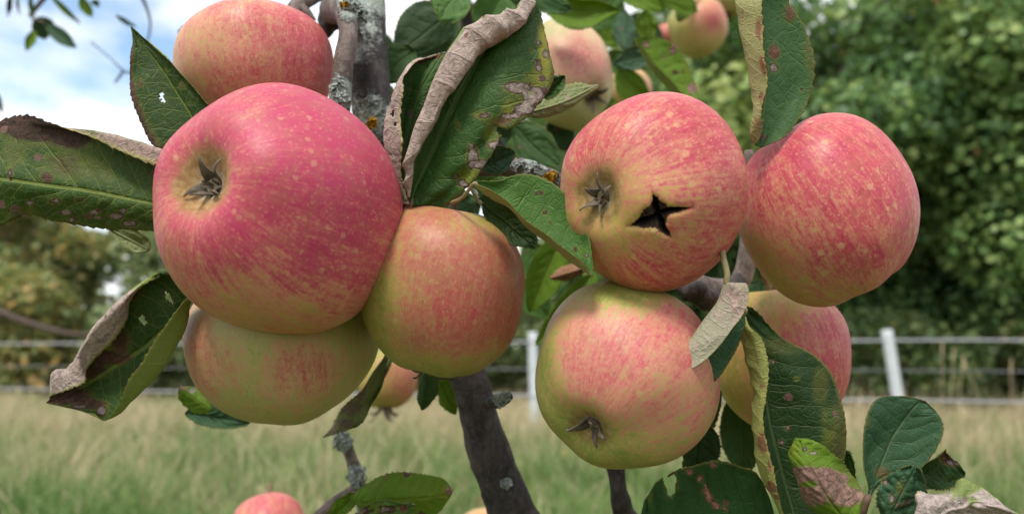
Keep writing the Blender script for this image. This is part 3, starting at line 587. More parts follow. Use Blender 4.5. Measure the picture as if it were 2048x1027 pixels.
def leaf(rows, d, mid, mat='dark', face='top', brown=(), yellow=(), pale=(), holes=(), eb=(0, 0), tb=0.0, crink=0.5, wav=0.6, teeth=24, tooth=0.75, nv=9, seed=None, pet=None, label=None, petr=0.9, by=0.0, petmat=None, thick=0.00028, fc=None):
    """rows from base to tip, each a list of (x px, y px, depth offset mm) across the blade; mid = index of the midrib column;
    eb = brown amount towards the two margins, tb = towards the tip"""
    LEAFN[0] += 1; seed = LEAFN[0] if seed is None else seed; R = random.Random(seed)
    A = np.array(rows, float); nrow, ncol = A.shape[:2]
    A[..., 2] = d+A[..., 2]/1000.0
    sub = max(3, int(math.ceil(46/(ncol-1)))); nv = max(5, int(math.ceil(110/(nrow-1))))
    W3 = nP(A); seg = np.linalg.norm(np.diff(W3, axis=1), axis=2).mean(0); cum = np.concatenate([[0], np.cumsum(seg)])
    uc = np.where(np.arange(ncol) < mid, -(cum[mid]-cum)/max(cum[mid], 1e-9), (cum-cum[mid])/max(cum[-1]-cum[mid], 1e-9))
    uu = np.interp(np.linspace(0, ncol-1, (ncol-1)*sub+1), np.arange(ncol), uc)
    F = crom(crom(A, nv, 0), sub, 1); nV, nU = F.shape[:2]; vv = np.linspace(0, 1, nV)
    G3 = nP(F)
    U = np.repeat(uu[None], nV, 0); V = np.repeat(vv[:, None], nU, 1)
    ph = V*9.0-np.abs(U)*1.9*(1-0.35*V)+np.where(U > 0, 0.42, 0)+0.22*np.sin(V*11+seed)
    pw = np.array([[mn.noise(Vector((a*1.1+seed*1.9, b*3.0, seed*1.7)))+0.5*mn.noise(Vector((a*3+seed*2.9, b*8.0, seed))) for a in uu[::3]] for b in vv[::3]])
    pw = np.stack([np.interp(uu, uu[::3], r) for r in pw]); pw = np.stack([np.interp(vv, vv[::3], c) for c in pw.T], 1)
    ph = ph+0.45*pw; amp_ = np.clip(0.55+1.1*np.roll(pw, 7, 0), 0.05, 1.6)
    # normals
    du = np.gradient(G3, axis=1); dv = np.gradient(G3, axis=0); nrm = np.cross(du, dv); nrm /= np.linalg.norm(nrm, axis=2)[..., None]+1e-12
    i0, j0 = nV//2, int(round(mid*sub)); j0 = min(max(j0, 2), nU-3); jf = j0 if fc is None else int(fc*sub)
    cen = nrm[i0, max(jf-4, 0):jf+5].mean(0)
    flip = 1.0 if np.dot(cen, nFW) < 0 else -1.0          # make the surface normal face the camera ...
    if face == 'under': flip = -flip                      # ... unless the underside shows
    nrm *= flip
    q = (np.abs(np.sin(np.pi*ph))**0.6-0.6)*np.clip(1-np.abs(U)**3, 0, 1)*np.clip(np.abs(U)*5, 0, 1)
    disp = crink*0.001*q*amp_
    if wav:
        wn = np.array([[mn.noise(Vector((a*1.6+seed*2.3, b*3.2, seed*0.7))) + 0.5*mn.noise(Vector((a*3.6+seed*1.3, b*7.2, seed*0.9))) for a in uu[::3]] for b in vv[::3]])
        wn = np.stack([np.interp(uu, uu[::3], r) for r in wn]); wn = np.stack([np.interp(vv, vv[::3], c) for c in wn.T], 1)
        disp += wav*0.001*wn*(0.25+np.abs(U)**1.2)*1.6
    disp -= 0.0005*np.exp(-(U/0.05)**2)
    env = np.clip(np.minimum(V, 1-V)*14, 0, 1)
    px, py = F[..., 0], F[..., 1]
    br = blob(brown, px, py, U)
    if br.max() > 0.5:
        fn = np.array([[mn.noise(Vector((a*7+seed, b*26, seed*0.3)))+0.6*mn.noise(Vector((a*15+seed, b*50, seed*0.6))) for a in uu] for b in vv])
        disp += 0.00045*fn*np.clip(br-0.3, 0, 0.7)
    G3 = G3+nrm*(disp*env)[..., None]
    # serrated margins
    if tooth:
        for jj, kk in ((0, 1), (nU-1, nU-2)):
            dr = G3[:, jj]-G3[:, kk*2 if jj == 0 else nU-3]; dr /= np.linalg.norm(dr, axis=1)[:, None]+1e-9
            ph_ = vv*teeth+0.3*np.sin(vv*9+seed); saw = (ph_ % 1.0)
            jit = np.array([0.5+R.random() for _ in range(int(teeth)+4)])[np.floor(ph_).astype(int)+1]
            G3[:, jj] += dr*(tooth*0.001*(1-saw)*jit*env[:, 0])[:, None]
            G3[:, kk] += dr*(tooth*0.0005*(1-saw)*jit*env[:, 0])[:, None]
    px, py = F[..., 0], F[..., 1]
    br = blob(brown, px, py, U); ye = blob(yellow, px, py, U)+by; pa = blob(pale, px, py, U)
    br = np.maximum(br, np.where(U < 0, eb[0], eb[1])*np.clip((np.abs(U)-0.72)/0.28, 0, 1)); br = np.maximum(br, tb*np.clip((V-0.8)/0.2, 0, 1))
    idx = np.arange(nV*nU).reshape(nV, nU)
    keep = np.ones((nV-1, nU-1), bool)
    cx = 0.25*(px[:-1, :-1]+px[1:, 1:]+px[1:, :-1]+px[:-1, 1:]); cy = 0.25*(py[:-1, :-1]+py[1:, 1:]+py[1:, :-1]+py[:-1, 1:]); cu = 0.5*(U[:-1, :-1]+U[1:, 1:])
    for h in holes:
        hx, hy, rx, ry, ang = h[:5]; c, s = math.cos(ang), math.sin(ang); ex = (cx-hx)*c+(cy-hy)*s; ey = -(cx-hx)*s+(cy-hy)*c
        inh = (ex/rx)**2+(ey/ry)**2 < 1+0.35*np.sin(np.arctan2(ey, ex)*3+hx)
        if len(h) > 5: inh &= (cu >= h[5]) & (cu <= h[6])
        keep &= ~inh
        ex = (px-hx)*c+(py-hy)*s; ey = -(px-hx)*s+(py-hy)*c
        if len(h) <= 5 or h[5] > -9: br = np.maximum(br, 0.62*np.exp(-np.abs(np.sqrt((ex/rx)**2+(ey/ry)**2)-1)*2.2)*(1 if len(h) <= 5 else ((U >= h[5]) & (U <= h[6]))))
    a, b, c, e = idx[:-1, :-1][keep], idx[:-1, 1:][keep], idx[1:, 1:][keep], idx[1:, :-1][keep]
    fs = np.stack([a, b, c, e], 1) if flip > 0 else np.stack([a, e, c, b], 1)
    base = Vector(G3[0, j0])
    o = mesh_obj('leaf', (G3.reshape(-1, 3)-np.array(base)), fs, LM[mat], attrs={'lv': np.stack([U, V, ph], -1).reshape(-1, 3), 'brown': br.ravel(), 'yellow': ye.ravel(), 'pale': pa.ravel()})
    o.location = base; adopt(o, TREE)
    md = o.modifiers.new('thickness', 'SOLIDIFY'); md.thickness = thick; md.offset = -1; md.material_offset = 1; md.material_offset_rim = 0
    if label: o['label'] = label
    if pet:
        pts = [base+Vector(G3[min(3, nV-1), j0]-G3[0, j0])*1.5, base]+[P(x, y, d+z/1000) for x, y, z in pet]
        vs, fs2 = tube_data([p-base for p in pts], [petr*0.0006]+[petr*0.0009]*(len(pts)-1), 8, 6, 0.06, 200, seed)
        mesh_obj('petiole', vs, fs2, petmat or MAT_PETIOLE, o)
    return o
WPROF = ((0, .04), (.06, .40), (.2, .80), (.4, 1.0), (.6, .95), (.8, .62), (.93, .27), (1, .015))
def sleaf(bx, by_, tx, ty, wl, wr, d, dt=0, fold=4, bend=0, arch=0, rollr=0, **kw):
    """ordinary leaf: base px, tip px, half widths px to the left / right of the direction, depth, tip depth mm"""
    rows = []; dx, dy = tx-bx, ty-by_; ln = math.hypot(dx, dy); nx, ny = dy/ln, -dx/ln       # left normal in image (y down)
    for t, wp in WPROF:
        cx, cy = bx+dx*t+nx*bend*math.sin(math.pi*t), by_+dy*t+ny*bend*math.sin(math.pi*t); z = dt*t+arch*math.sin(math.pi*t)
        r = []
        for c in (-1, -.55, 0, .55, 1):
            ww = (wl if c < 0 else wr)*wp; s = -1 if c < 0 else 1
            r.append((cx-nx*s*-1*abs(c)*ww*(1 if c < 0 else -1), cy-ny*s*-1*abs(c)*ww*(1 if c < 0 else -1), z-fold*wp*abs(c)**1.4)) if False else r.append((cx+nx*(-c)*ww, cy+ny*(-c)*ww, z-fold*wp*abs(c)**1.4))
        rows.append(r)
    return leaf(rows, d, 2, **kw)

# long blighted leaf on the left, its upper margin curled over
leaf([[(352, 462, 6), (352, 437, 4), (350, 412, 3), (348, 365, 4), (346, 318, 1), (342, 306, -3), (338, 330, -4)],
      [(320, 461, 3), (322, 434, 1), (318, 409, 0), (318, 360, 2), (322, 306, 0), (322, 299, -4), (316, 329, -5)],
      [(255, 459, 2), (252, 425, -1), (250, 396, -2), (250, 340, 1), (252, 284, 0), (250, 277, -4), (256, 309, -5)],
      [(180, 455, 3), (178, 420, -1), (175, 381, -3), (175, 330, 0), (176, 272, 0), (176, 259, -3), (182, 272, -4)],
      [(105, 441, 4), (100, 408, 0), (98, 371, -2), (98, 320, 1), (98, 266, 2), (98, 252, 0), (98, 247, -1)],
      [(55, 428, 3), (45, 398, 0), (42, 363, -2), (44, 310, 1), (46, 258, 3), (46, 240, 3), (46, 231, 3)],
      [(-10, 448, 2), (-18, 405, 0), (-22, 354, -2), (-18, 310, 1), (-10, 265, 4), (-8, 252, 4), (-6, 243, 4)],
      [(-80, 400, 6), (-84, 375, 4), (-86, 345, 3), (-84, 318, 4), (-82, 295, 6), (-82, 288, 6), (-82, 282, 6)]],
     0.266, 2, 'left', brown=[(70, 252, (75, 38), 1.0), (20, 245, (40, 20), 0.9), (140, 275, (60, 26), 0.8), (250, 300, (110, 50), 1.0, 0.86, 1.1), (30, 300, (30, 40), 0.45), (150, 330, (90, 40), 0.38), (215, 352, 16, 0.5), (92, 355, 16, 0.6), (310, 320, (40, 40), 1.0, 0.7, 1.1), (40, 425, (40, 16), 0.5)],
     yellow=[(80, 445, (60, 12), 0.6), (10, 330, (30, 30), 0.35)], pale=[(60, 405, (10, 8), 0.75), (50, 430, (14, 8), 0.75), (110, 402, (18, 8), 0.62), (130, 425, (14, 8), 0.72), (145, 440, (14, 6), 0.8), (187, 424, (12, 6), 0.85), (232, 432, (18, 7), 0.8), (246, 421, (10, 6), 0.85), (196, 436, (12, 6), 0.7), (260, 447, (24, 8), 0.66), (20, 345, (8, 22), 0.5), (160, 400, (12, 6), 0.6)],
     pet=[(370, 440, 20), (470, 520, 45), (600, 500, 60)], label='long leaf at the left with brown curled upper edge and pale spots', crink=0.7, teeth=26, tooth=0.7, seed=3, eb=(0.35, 0))
# upright leaf above it, with a small hole
leaf([[(386, 330, 0), (400, 325, 0), (412, 318, 0), (424, 305, 0), (436, 292, 0)],
      [(328, 304, -2), (366, 296, 0), (396, 270, 1), (414, 246, 0), (430, 226, -2)],
      [(305, 288, -3), (344, 262, -1), (380, 228, 1), (398, 208, 0), (411, 204, -2)],
      [(281, 242, -4), (318, 212, -1), (357, 191, 1), (376, 178, 0), (387, 176, -2)],
      [(263, 190, -4), (297, 169, -1), (333, 153, 1), (350, 145, 0), (359, 147, -1)],
      [(260, 150, -3), (283, 133, 0), (310, 121, 1), (324, 113, 0), (333, 120, -1)],
      [(262, 108, -2), (275, 98, 0), (288, 92, 1), (297, 88, 1), (305, 92, 0)],
      [(264, 78, 0), (268, 74, 0), (273, 71, 1), (278, 69, 1), (283, 72, 1)],
      [(261, 54, 1), (261.5, 54, 1), (262, 54, 1), (262.5, 54, 1), (263, 54, 1)]],
     0.288, 2, 'backlit', holes=[(324, 190, 4.2, 7, 0.3), (326, 199, 4, 6, -0.5)], eb=(0.75, 0.12), brown=[(263, 110, (8, 30), 0.55), (280, 168, 12, 0.5), (365, 170, 12, 0.45), (300, 280, (14, 20), 0.5)], pet=[(450, 330, 12), (560, 330, 40)], label='upright pointed leaf with a bite hole against the sky', teeth=30, tooth=0.45, crink=0.35)
# big crinkled leaf with rolled grey margin
leaf([[(830, 421, 2), (826, 416, 1), (822, 409, 0), (820, 404, 0), (818, 400, -1), (817, 397, -2), (818, 395, -3), (819, 394, -2)],
      [(870, 420, 2), (850, 402, 0), (831, 379, 2), (824, 366, 1), (815, 362, -1), (814, 355, -4), (826, 352, -5), (824, 360, -2)],
      [(930, 376, -2), (898, 356, -3), (850, 340, 2), (834, 320, 1), (815, 316, -1), (814, 310, -6), (835, 305, -6), (828, 318, -2)],
      [(982, 308, -4), (930, 308, -5), (873, 292, 1), (856, 262, 1), (838, 242, -1), (838, 232, -7), (866, 246, -7), (858, 256, -2)],
      [(1004, 266, -3), (958, 254, -5), (899, 236, 0), (882, 212, 1), (862, 178, -1), (864, 168, -8), (894, 188, -8), (884, 200, -2)],
      [(1060, 226, -2), (994, 200, -4), (925, 184, 0), (908, 160, 1), (891, 124, -1), (894, 112, -8), (926, 140, -8), (914, 150, -2)],
      [(1108, 160, 3), (1036, 140, -2), (953, 132, 1), (946, 110, 2), (928, 76, 0), (934, 64, -7), (962, 92, -7), (952, 104, -1)],
      [(1103, 94, 4), (1048, 92, 0), (980, 89, 2), (976, 70, 2), (972, 44, 0), (980, 34, -6), (1000, 62, -6), (990, 74, -1)],
      [(1088, 38, 4), (1056, 52, 2), (1014, 54, 3), (1012, 44, 3), (1018, 28, 1), (1026, 18, -4), (1040, 42, -4), (1030, 52, 0)],
      [(1074, 4, 4), (1062, 8, 3), (1048, 12, 4), (1046, 8, 4), (1050, 0, 3), (1056, -6, 0), (1066, 8, -1), (1058, 12, 1)],
      [(1066, -26, 6), (1064, -26, 6), (1062, -26, 6), (1062, -26, 6), (1062, -26, 6), (1063, -27, 5), (1064, -26, 5), (1063, -26, 6)]],
     0.258, 2, 'big', brown=[(940, 170, (220, 300), 1.2, 0.52, 1.1), (1040, 190, (60, 22), 0.3), (1000, 245, (40, 14), 0.5, -1.1, -0.2), (960, 230, (26, 12), 0.4, -1.1, -0.2)],
     yellow=[(1095, 90, (22, 80), 0.8, -1.1, -0.3), (1085, 160, (40, 40), 0.6, -1.1, -0.2), (990, 270, (36, 40), 0.6, -1.1, -0.1), (940, 350, (40, 30), 0.6, -1.1, -0.3), (1020, 215, (30, 30), 0.5, -1.1, -0.1)],
     pale=[(1040, 175, (36, 14), 0.8, -1.1, 0), (1070, 190, (30, 20), 0.9, -1.1, 0), (1050, 215, (26, 16), 0.75, -1.1, 0), (1020, 232, (30, 9), 0.62, -1.1, 0), (945, 315, (16, 26), 0.85, -1.1, 0), (962, 330, (18, 14), 0.8, -1.1, 0), (988, 290, (14, 14), 0.75, -1.1, 0), (943, 292, 8, 0.8, -1.1, 0), (925, 368, (14, 10), 0.65, -1.1, 0), (1096, 105, (9, 12), 0.85, -1.1, 0), (1080, 84, 9, 0.7, -1.1, 0), (1078, 120, 8, 0.65, -1.1, 0), (1066, 100, 7, 0.6, -1.1, 0), (1080, 135, 10, 0.72, -1.1, 0), (968, 232, (20, 8), 0.62, -1.1, 0), (1030, 170, (16, 10), 0.8, -1.1, 0), (915, 250, (5, 12), 0.7, -1.1, 0), (912, 355, 10, 0.55, -1.1, 0), (1056, 150, 8, 0.6, -1.1, 0)],
     holes=[(946, 331, 7, 9, 0.4, -1.1, 0), (1058, 186, 8, 4, 0.3, -1.1, 0), (1002, 262, 12, 7, 0.1, -1.1, -0.6)], crink=1.9, wav=2.0, teeth=34, tooth=0.6, pet=[(812, 408, 4), (800, 420, 20), (800, 440, 60)], petmat=MAT_PETIOLE_DARK, label='large crinkled leaf with a rolled grey edge and blight spots', seed=11)
# its neighbour with a tan curled margin
leaf([[(830, 412, 3), (826, 412, 2), (818, 410, 2), (814, 408, 2), (812, 406, 1), (812, 404, 0), (814, 402, 0)],
      [(852, 360, 6), (832, 350, 5), (812, 345, 4), (804, 348, 4), (795, 345, 2), (788, 338, -2), (800, 342, -3)],
      [(866, 300, 7), (840, 292, 5), (812, 288, 4), (800, 296, 4), (780, 306, 2), (770, 284, -3), (806, 286, -5)],
      [(884, 240, 7), (856, 226, 5), (826, 226, 4), (806, 234, 5), (782, 238, 3), (774, 226, -3), (798, 222, -5)],
      [(902, 190, 7), (870, 172, 5), (846, 174, 4), (820, 178, 6), (796, 182, 4), (788, 184, -2), (808, 182, -5)],
      [(906, 148, 7), (884, 138, 6), (866, 138, 5), (846, 138, 6), (824, 134, 5), (814, 136, 0), (816, 152, -3)],
      [(900, 118, 8), (892, 112, 8), (882, 110, 8), (870, 112, 8), (852, 116, 7), (840, 116, 5), (838, 122, 3)],
      [(894, 106, 9), (892, 106, 9), (890, 106, 9), (888, 106, 9), (886, 106, 9), (884, 107, 9), (884, 108, 9)]],
     0.272, 2, 'big', brown=[(790, 240, (60, 150), 1.1, 0.6, 1.1), (836, 118, (30, 10), 0.8, 0.3, 1.1), (870, 112, (20, 8), 0.6)], holes=[(785, 228, 3, 6, 0.1, 0.6, 1.1), (791, 248, 3, 5, 0, 0.6, 1.1), (780, 206, 3, 5, .5, 0.6, 1.1)], crink=0.8, wav=1.0, pet=[(812, 425, 8), (805, 450, 50)], label='dark leaf with tan curled margin beside the large crinkled leaf', seed=12)
# folded leaf in front of the cracked apple
leaf([[(953, 362, 0), (950, 365, 0), (948, 367, 0), (946, 368, 0), (945, 367, 0)],
      [(998, 362, 4), (992, 374, 5), (985, 396, 3), (981, 390, 0), (982, 379, -3)],
      [(1032, 350, 6), (1030, 375, 6), (1026, 416, 4), (1018, 412, 0), (1019, 406, -5)],
      [(1070, 351, 7), (1064, 392, 7), (1058, 452, 4), (1050, 446, 0), (1053, 443, -6)],
      [(1110, 370, 6), (1104, 418, 6), (1098, 482, 3), (1092, 474, -1), (1091, 467, -7)],
      [(1148, 408, 3), (1140, 450, 4), (1132, 510, 1), (1124, 502, -3), (1126, 494, -8)],
      [(1172, 462, -1), (1164, 490, 0), (1154, 528, -2), (1150, 522, -5), (1150, 513, -9)],
      [(1181, 505, -4), (1176, 518, -4), (1170, 540, -5), (1168, 534, -7), (1168, 526, -9)],
      [(1186, 552, -6), (1185, 552, -6), (1184, 552, -6), (1184, 551, -7), (1184, 550, -7)]],
     0.245, 2, 'fresh', pale=[(1080, 386, (12, 7), 0.52), (1090, 425, (9, 8), 0.56), (1100, 443, 6, 0.5), (1148, 430, (10, 9), 0.72), (1174, 511, 6, 0.6), (1150, 498, 8, 0.5), (1068, 415, (12, 4), 0.45)], brown=[(1060, 455, (60, 40), 0.32, 0.1, 1.1)], yellow=[(1165, 500, (20, 30), 0.5)], crink=0.3, wav=0.5, pet=[(926, 394, 6), (902, 405, 14), (870, 412, 30)], petr=0.7, label='green leaf folded along its rib in front of the cracked apple', seed=13, tooth=0.4)
# dark shaded leaf beneath it
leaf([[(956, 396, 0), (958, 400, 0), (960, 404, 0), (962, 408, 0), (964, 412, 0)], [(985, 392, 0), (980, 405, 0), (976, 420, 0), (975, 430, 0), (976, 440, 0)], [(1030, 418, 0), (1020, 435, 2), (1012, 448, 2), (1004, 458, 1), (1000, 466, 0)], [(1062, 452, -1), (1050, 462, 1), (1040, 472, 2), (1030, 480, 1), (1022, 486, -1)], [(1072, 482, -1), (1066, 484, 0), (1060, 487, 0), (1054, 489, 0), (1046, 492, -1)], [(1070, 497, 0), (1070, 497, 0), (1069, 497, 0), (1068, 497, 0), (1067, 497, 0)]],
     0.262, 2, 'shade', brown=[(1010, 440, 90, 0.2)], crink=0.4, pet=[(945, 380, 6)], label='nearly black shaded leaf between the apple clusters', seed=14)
sleaf(960, 330, 1030, 305, 24, 30, 0.275, fold=2, mat='teal', label='small bluish leaf end behind the crinkled leaf', seed=15)
# leaf whose underside shows by the blurred apple
sleaf(1040, 228, 1196, 170, 28, 20, 0.285, dt=6, fold=-3, bend=-8, mat='dark', face='under', brown=[(1135, 195, 8, 0.6), (1185, 172, 16, 0.45)], wav=1.0, label='olive leaf underside pointing at the blurred apple', seed=16)
sleaf(1085, 195, 1130, 152, 18, 16, 0.282, fold=3, mat='big', seed=17)
# folded leaf hanging from the top right
leaf([[(1560, -110, 4), (1545, -112, 4), (1530, -112, 3), (1522, -111, 1), (1528, -110, -1)],
      [(1590, -50, 6), (1560, -50, 6), (1530, -55, 3), (1500, -55, -1), (1515, -52, -5)],
      [(1576, 0, 8), (1548, 0, 8), (1518, 2, 4), (1473, 0, -2), (1519, 0, -9)],
      [(1606, 48, 8), (1568, 52, 8), (1524, 56, 4), (1479, 50, -2), (1522, 52, -9)],
      [(1628, 118, 7), (1582, 120, 7), (1530, 122, 4), (1490, 112, -2), (1529, 122, -9)],
      [(1621, 185, 6), (1580, 182, 6), (1532, 182, 3), (1500, 176, -2), (1535, 166, -8)],
      [(1600, 232, 4), (1568, 230, 4), (1530, 232, 2), (1506, 226, -2), (1526, 216, -6)],
      [(1568, 272, 2), (1548, 266, 2), (1526, 266, 1), (1502, 268, -1), (1522, 254, -4)],
      [(1526, 294, 0), (1521, 293, 0), (1516, 292, 0), (1511, 290, 0), (1514, 286, -1)]],
     0.262, 2, 'strip', brown=[(1520, 60, (12, 24), 0.7, 0.4, 1.1), (1530, 130, (12, 30), 0.8, 0.4, 1.1), (1484, 25, (6, 10), 0.6, 0.4, 1.1), (1520, 250, (16, 30), 0.55, 0.4, 1.1), (1525, 195, (10, 20), 0.7, 0.4, 1.1), (1548, 105, (12, 18), 0.9, -1.1, 0), (1580, 25, (16, 26), 0.6, -1.1, 0), (1620, 100, (14, 60), 0.42, -1.1, 0)], pale=[(1548, 135, (12, 12), 0.7, -1.1, 0), (1604, 178, 6, 0.62, -1.1, 0)], crink=0.5, wav=0.8, pet=[(1535, -200, 10)], label='folded leaf hanging from the top with a beige underside strip', seed=18, eb=(0.3, 0.3))
# small hanging leaf folded along its rib: pale underside of the near half, bluish upper side of the far half
leaf([[(1462, 566, -1), (1458, 566, -1), (1452, 566, 0), (1456, 567, 1), (1460, 568, 2)],
      [(1491, 567, -5), (1470, 572, -4), (1449, 576, 0), (1470, 584, 4), (1486, 592, 5)],
      [(1497, 594, -6), (1466, 604, -4), (1437, 606, 0), (1464, 616, 4), (1490, 636, 6)],
      [(1485, 629, -6), (1446, 646, -4), (1410, 643, 0), (1444, 658, 4), (1483, 674, 6)],
      [(1461, 662, -6), (1420, 682, -4), (1386, 678, 0), (1424, 698, 4), (1464, 714, 6)],
      [(1434, 696, -5), (1398, 712, -3), (1365, 708, 0), (1400, 732, 4), (1436, 755, 6)],
      [(1398, 728, -4), (1374, 734, -2), (1352, 736, 0), (1374, 758, 3), (1396, 780, 5)],
      [(1362, 748, -2), (1354, 748, -1), (1346, 748, 0), (1356, 758, 2), (1370, 768, 3)]],
     0.240, 2, 'teal', fc=3.2, brown=[(1465, 610, (60, 80), 0.55, -1.1, -0.1), (1400, 690, (40, 30), 0.40, -1.1, -0.1)], crink=0.15, wav=0.3, tooth=0.25, teeth=30, pet=[(1454, 548, 0), (1448, 520, 2), (1444, 500, 8), (1440, 480, 30)], petr=1.1, label='small folded leaf with pale underside hanging before the lower right apple', seed=19)
# large folded leaf on the lower right
leaf([[(1496, 612, 0), (1493, 615, 0), (1490, 618, 0), (1487, 624, 0), (1489, 632, -1), (1490, 634, -1)],
      [(1514, 626, 4), (1504, 634, 5), (1496, 648, 4), (1486, 660, 0), (1494, 652, -5), (1500, 650, -6)],
      [(1560, 672, 6), (1534, 676, 6), (1510, 690, 6), (1490, 700, 0), (1510, 690, -6), (1526, 682, -8)],
      [(1622, 708, 7), (1570, 724, 5), (1522, 745, 7), (1498, 742, 0), (1518, 738, -7), (1536, 734, -9)],
      [(1660, 748, 7), (1600, 772, 4), (1533, 800, 7), (1509, 790, 0), (1520, 788, -7), (1531, 788, -9)],
      [(1682, 806, 6), (1620, 824, 3), (1540, 845, 7), (1506, 842, 0), (1516, 840, -6), (1525, 838, -8)],
      [(1691, 862, 5), (1640, 880, 2), (1555, 905, 6), (1509, 893, 0), (1522, 890, -6), (1534, 892, -8)],
      [(1686, 925, 4), (1640, 940, 2), (1571, 966, 5), (1520, 945, 0), (1536, 944, -5), (1551, 946, -7)],
      [(1665, 1000, 3), (1630, 1012, 1), (1588, 1025, 3), (1546, 998, 0), (1552, 992, -4), (1558, 986, -5)],
      [(1625, 1070, 1), (1612, 1072, 0), (1598, 1074, 0), (1582, 1064, 0), (1580, 1060, -1), (1580, 1058, -2)]],
     0.252, 2, 'foldd', brown=[(1530, 885, (18, 26), 0.9, 0.3, 1.1), (1548, 925, (14, 20), 0.85, 0.3, 1.1), (1545, 970, (16, 16), 0.7, 0.3, 1.1), (1525, 770, (10, 14), 0.6, 0.5, 1.1), (1500, 705, (8, 10), 0.55, 0.5, 1.1), (1680, 870, (24, 90), 0.45, -1.1, -0.3), (1640, 770, (20, 50), 0.40, -1.1, -0.4), (1560, 690, (80, 26), 0.32, -1.1, -0.2)],
     yellow=[(1660, 850, (30, 90), 0.4, -1.1, -0.3)], pale=[(1545, 722, (9, 6), 0.55, -1.1, 0), (1592, 757, (8, 7), 0.52, -1.1, 0), (1574, 856, (9, 7), 0.56, -1.1, 0), (1562, 884, (8, 7), 0.56, -1.1, 0)], crink=1.0, wav=0.8, teeth=36, tooth=0.45, pet=[(1480, 590, 10), (1450, 560, 50)], label='large folded leaf at the lower right, dark with a yellow serrated fold', seed=20)
# wide dark leaf at the bottom with pink spots and a bitten edge
leaf([[(1560, 1130, 0), (1560, 1110, 0), (1560, 1090, 0), (1558, 1070, 0), (1556, 1050, 0)],
      [(1535, 1150, 0), (1530, 1110, 1), (1528, 1070, 2), (1524, 1010, 2), (1520, 955, 0)],
      [(1490, 1170, 0), (1488, 1115, 2), (1485, 1060, 3), (1482, 990, 2), (1482, 934, -1)],
      [(1440, 1165, 0), (1438, 1112, 2), (1435, 1055, 3), (1434, 985, 2), (1434, 922, -1)],
      [(1392, 1150, 0), (1390, 1105, 2), (1388, 1052, 3), (1388, 990, 2), (1386, 930, -1)],
      [(1345, 1125, 0), (1342, 1090, 1), (1340, 1050, 2), (1340, 1000, 1), (1340, 948, 0)],
      [(1306, 1095, 0), (1304, 1070, 0), (1300, 1045, 1), (1302, 1012, 0), (1312, 965, 0)],
      [(1284, 1055, 0), (1283, 1045, 0), (1282, 1035, 0), (1284, 1020, 0), (1288, 1000, 0)]],
     0.262, 2, 'pinkspot', holes=[(1342, 968, 11, 22, 0.0, -1.1, 1.1), (1332, 956, 6, 14, -.3, 0.3, 1.1)], pale=[(1379, 943, (9, 9), 0.85), (1401, 957, (8, 10), 0.85), (1428, 930, (9, 7), 0.8), (1413, 982, (9, 9), 0.85), (1420, 996, (9, 9), 0.85), (1432, 1010, (9, 8), 0.9), (1450, 1016, (6, 7), 0.8), (1411, 970, 4, 0.7)], brown=[(1300, 990, (10, 20), 0.4)], yellow=[(1420, 1005, (60, 40), 0.22)], crink=1.4, wav=1.0, teeth=20, tooth=0.6, pet=[(1600, 1120, 8)], label='wide dark bottom leaf with pink spots and a bitten edge', seed=21)
# leaf with a large brown patch
leaf([[(1716, 1040, 0), (1708, 1044, 0), (1698, 1046, 0), (1688, 1046, 0), (1680, 1044, 0)],
      [(1722, 1004, 2), (1700, 1014, 0), (1676, 1022, -2), (1648, 1020, -1), (1622, 1016, 2)],
      [(1722, 978, 4), (1690, 986, 0), (1654, 992, -4), (1622, 990, -2), (1598, 984, 2)],
      [(1706, 950, 5), (1672, 952, 0), (1634, 958, -4), (1606, 956, -2), (1586, 950, 2)],
      [(1682, 928, 5), (1650, 928, 0), (1618, 930, -3), (1596, 928, -1), (1580, 922, 2)],
      [(1662, 910, 4), (1636, 908, 1), (1608, 906, -1), (1592, 904, 0), (1580, 900, 2)],
      [(1632, 886, 3), (1616, 884, 1), (1602, 884, 1), (1592, 884, 1), (1585, 885, 2)],
      [(1593, 875, 2), (1592, 875, 2), (1591, 875, 2), (1590, 876, 2), (1589, 877, 2)]],
     0.236, 2, 'yellow', brown=[(1650, 962, (58, 30), 1.1), (1610, 950, (44, 22), 1.0), (1620, 990, (40, 22), 1.0), (1690, 990, (40, 24), 0.9), (1622, 966, (20, 8), -0.7), (1600, 900, (14, 10), -0.3)], pale=[(1610, 897, 7, 0.7), (1628, 905, (12, 4), 0.65), (1645, 955, (20, 10), 0.4)], yellow=[(1590, 900, (14, 30), 0.5)], crink=0.6, wav=0.8, pet=[(1715, 1070, 4), (1722, 1110, 8)], label='small leaf with a large mauve brown dead patch at the bottom right', seed=22)
sleaf(1680, 1050, 1592, 1035, 36, 8, 0.230, fold=-4, mat='yellow', brown=[(1640, 1010, (30, 12), 0.7)], by=0.5, wav=1.2, label='yellow green curled leaf edge at the very bottom', seed=23)
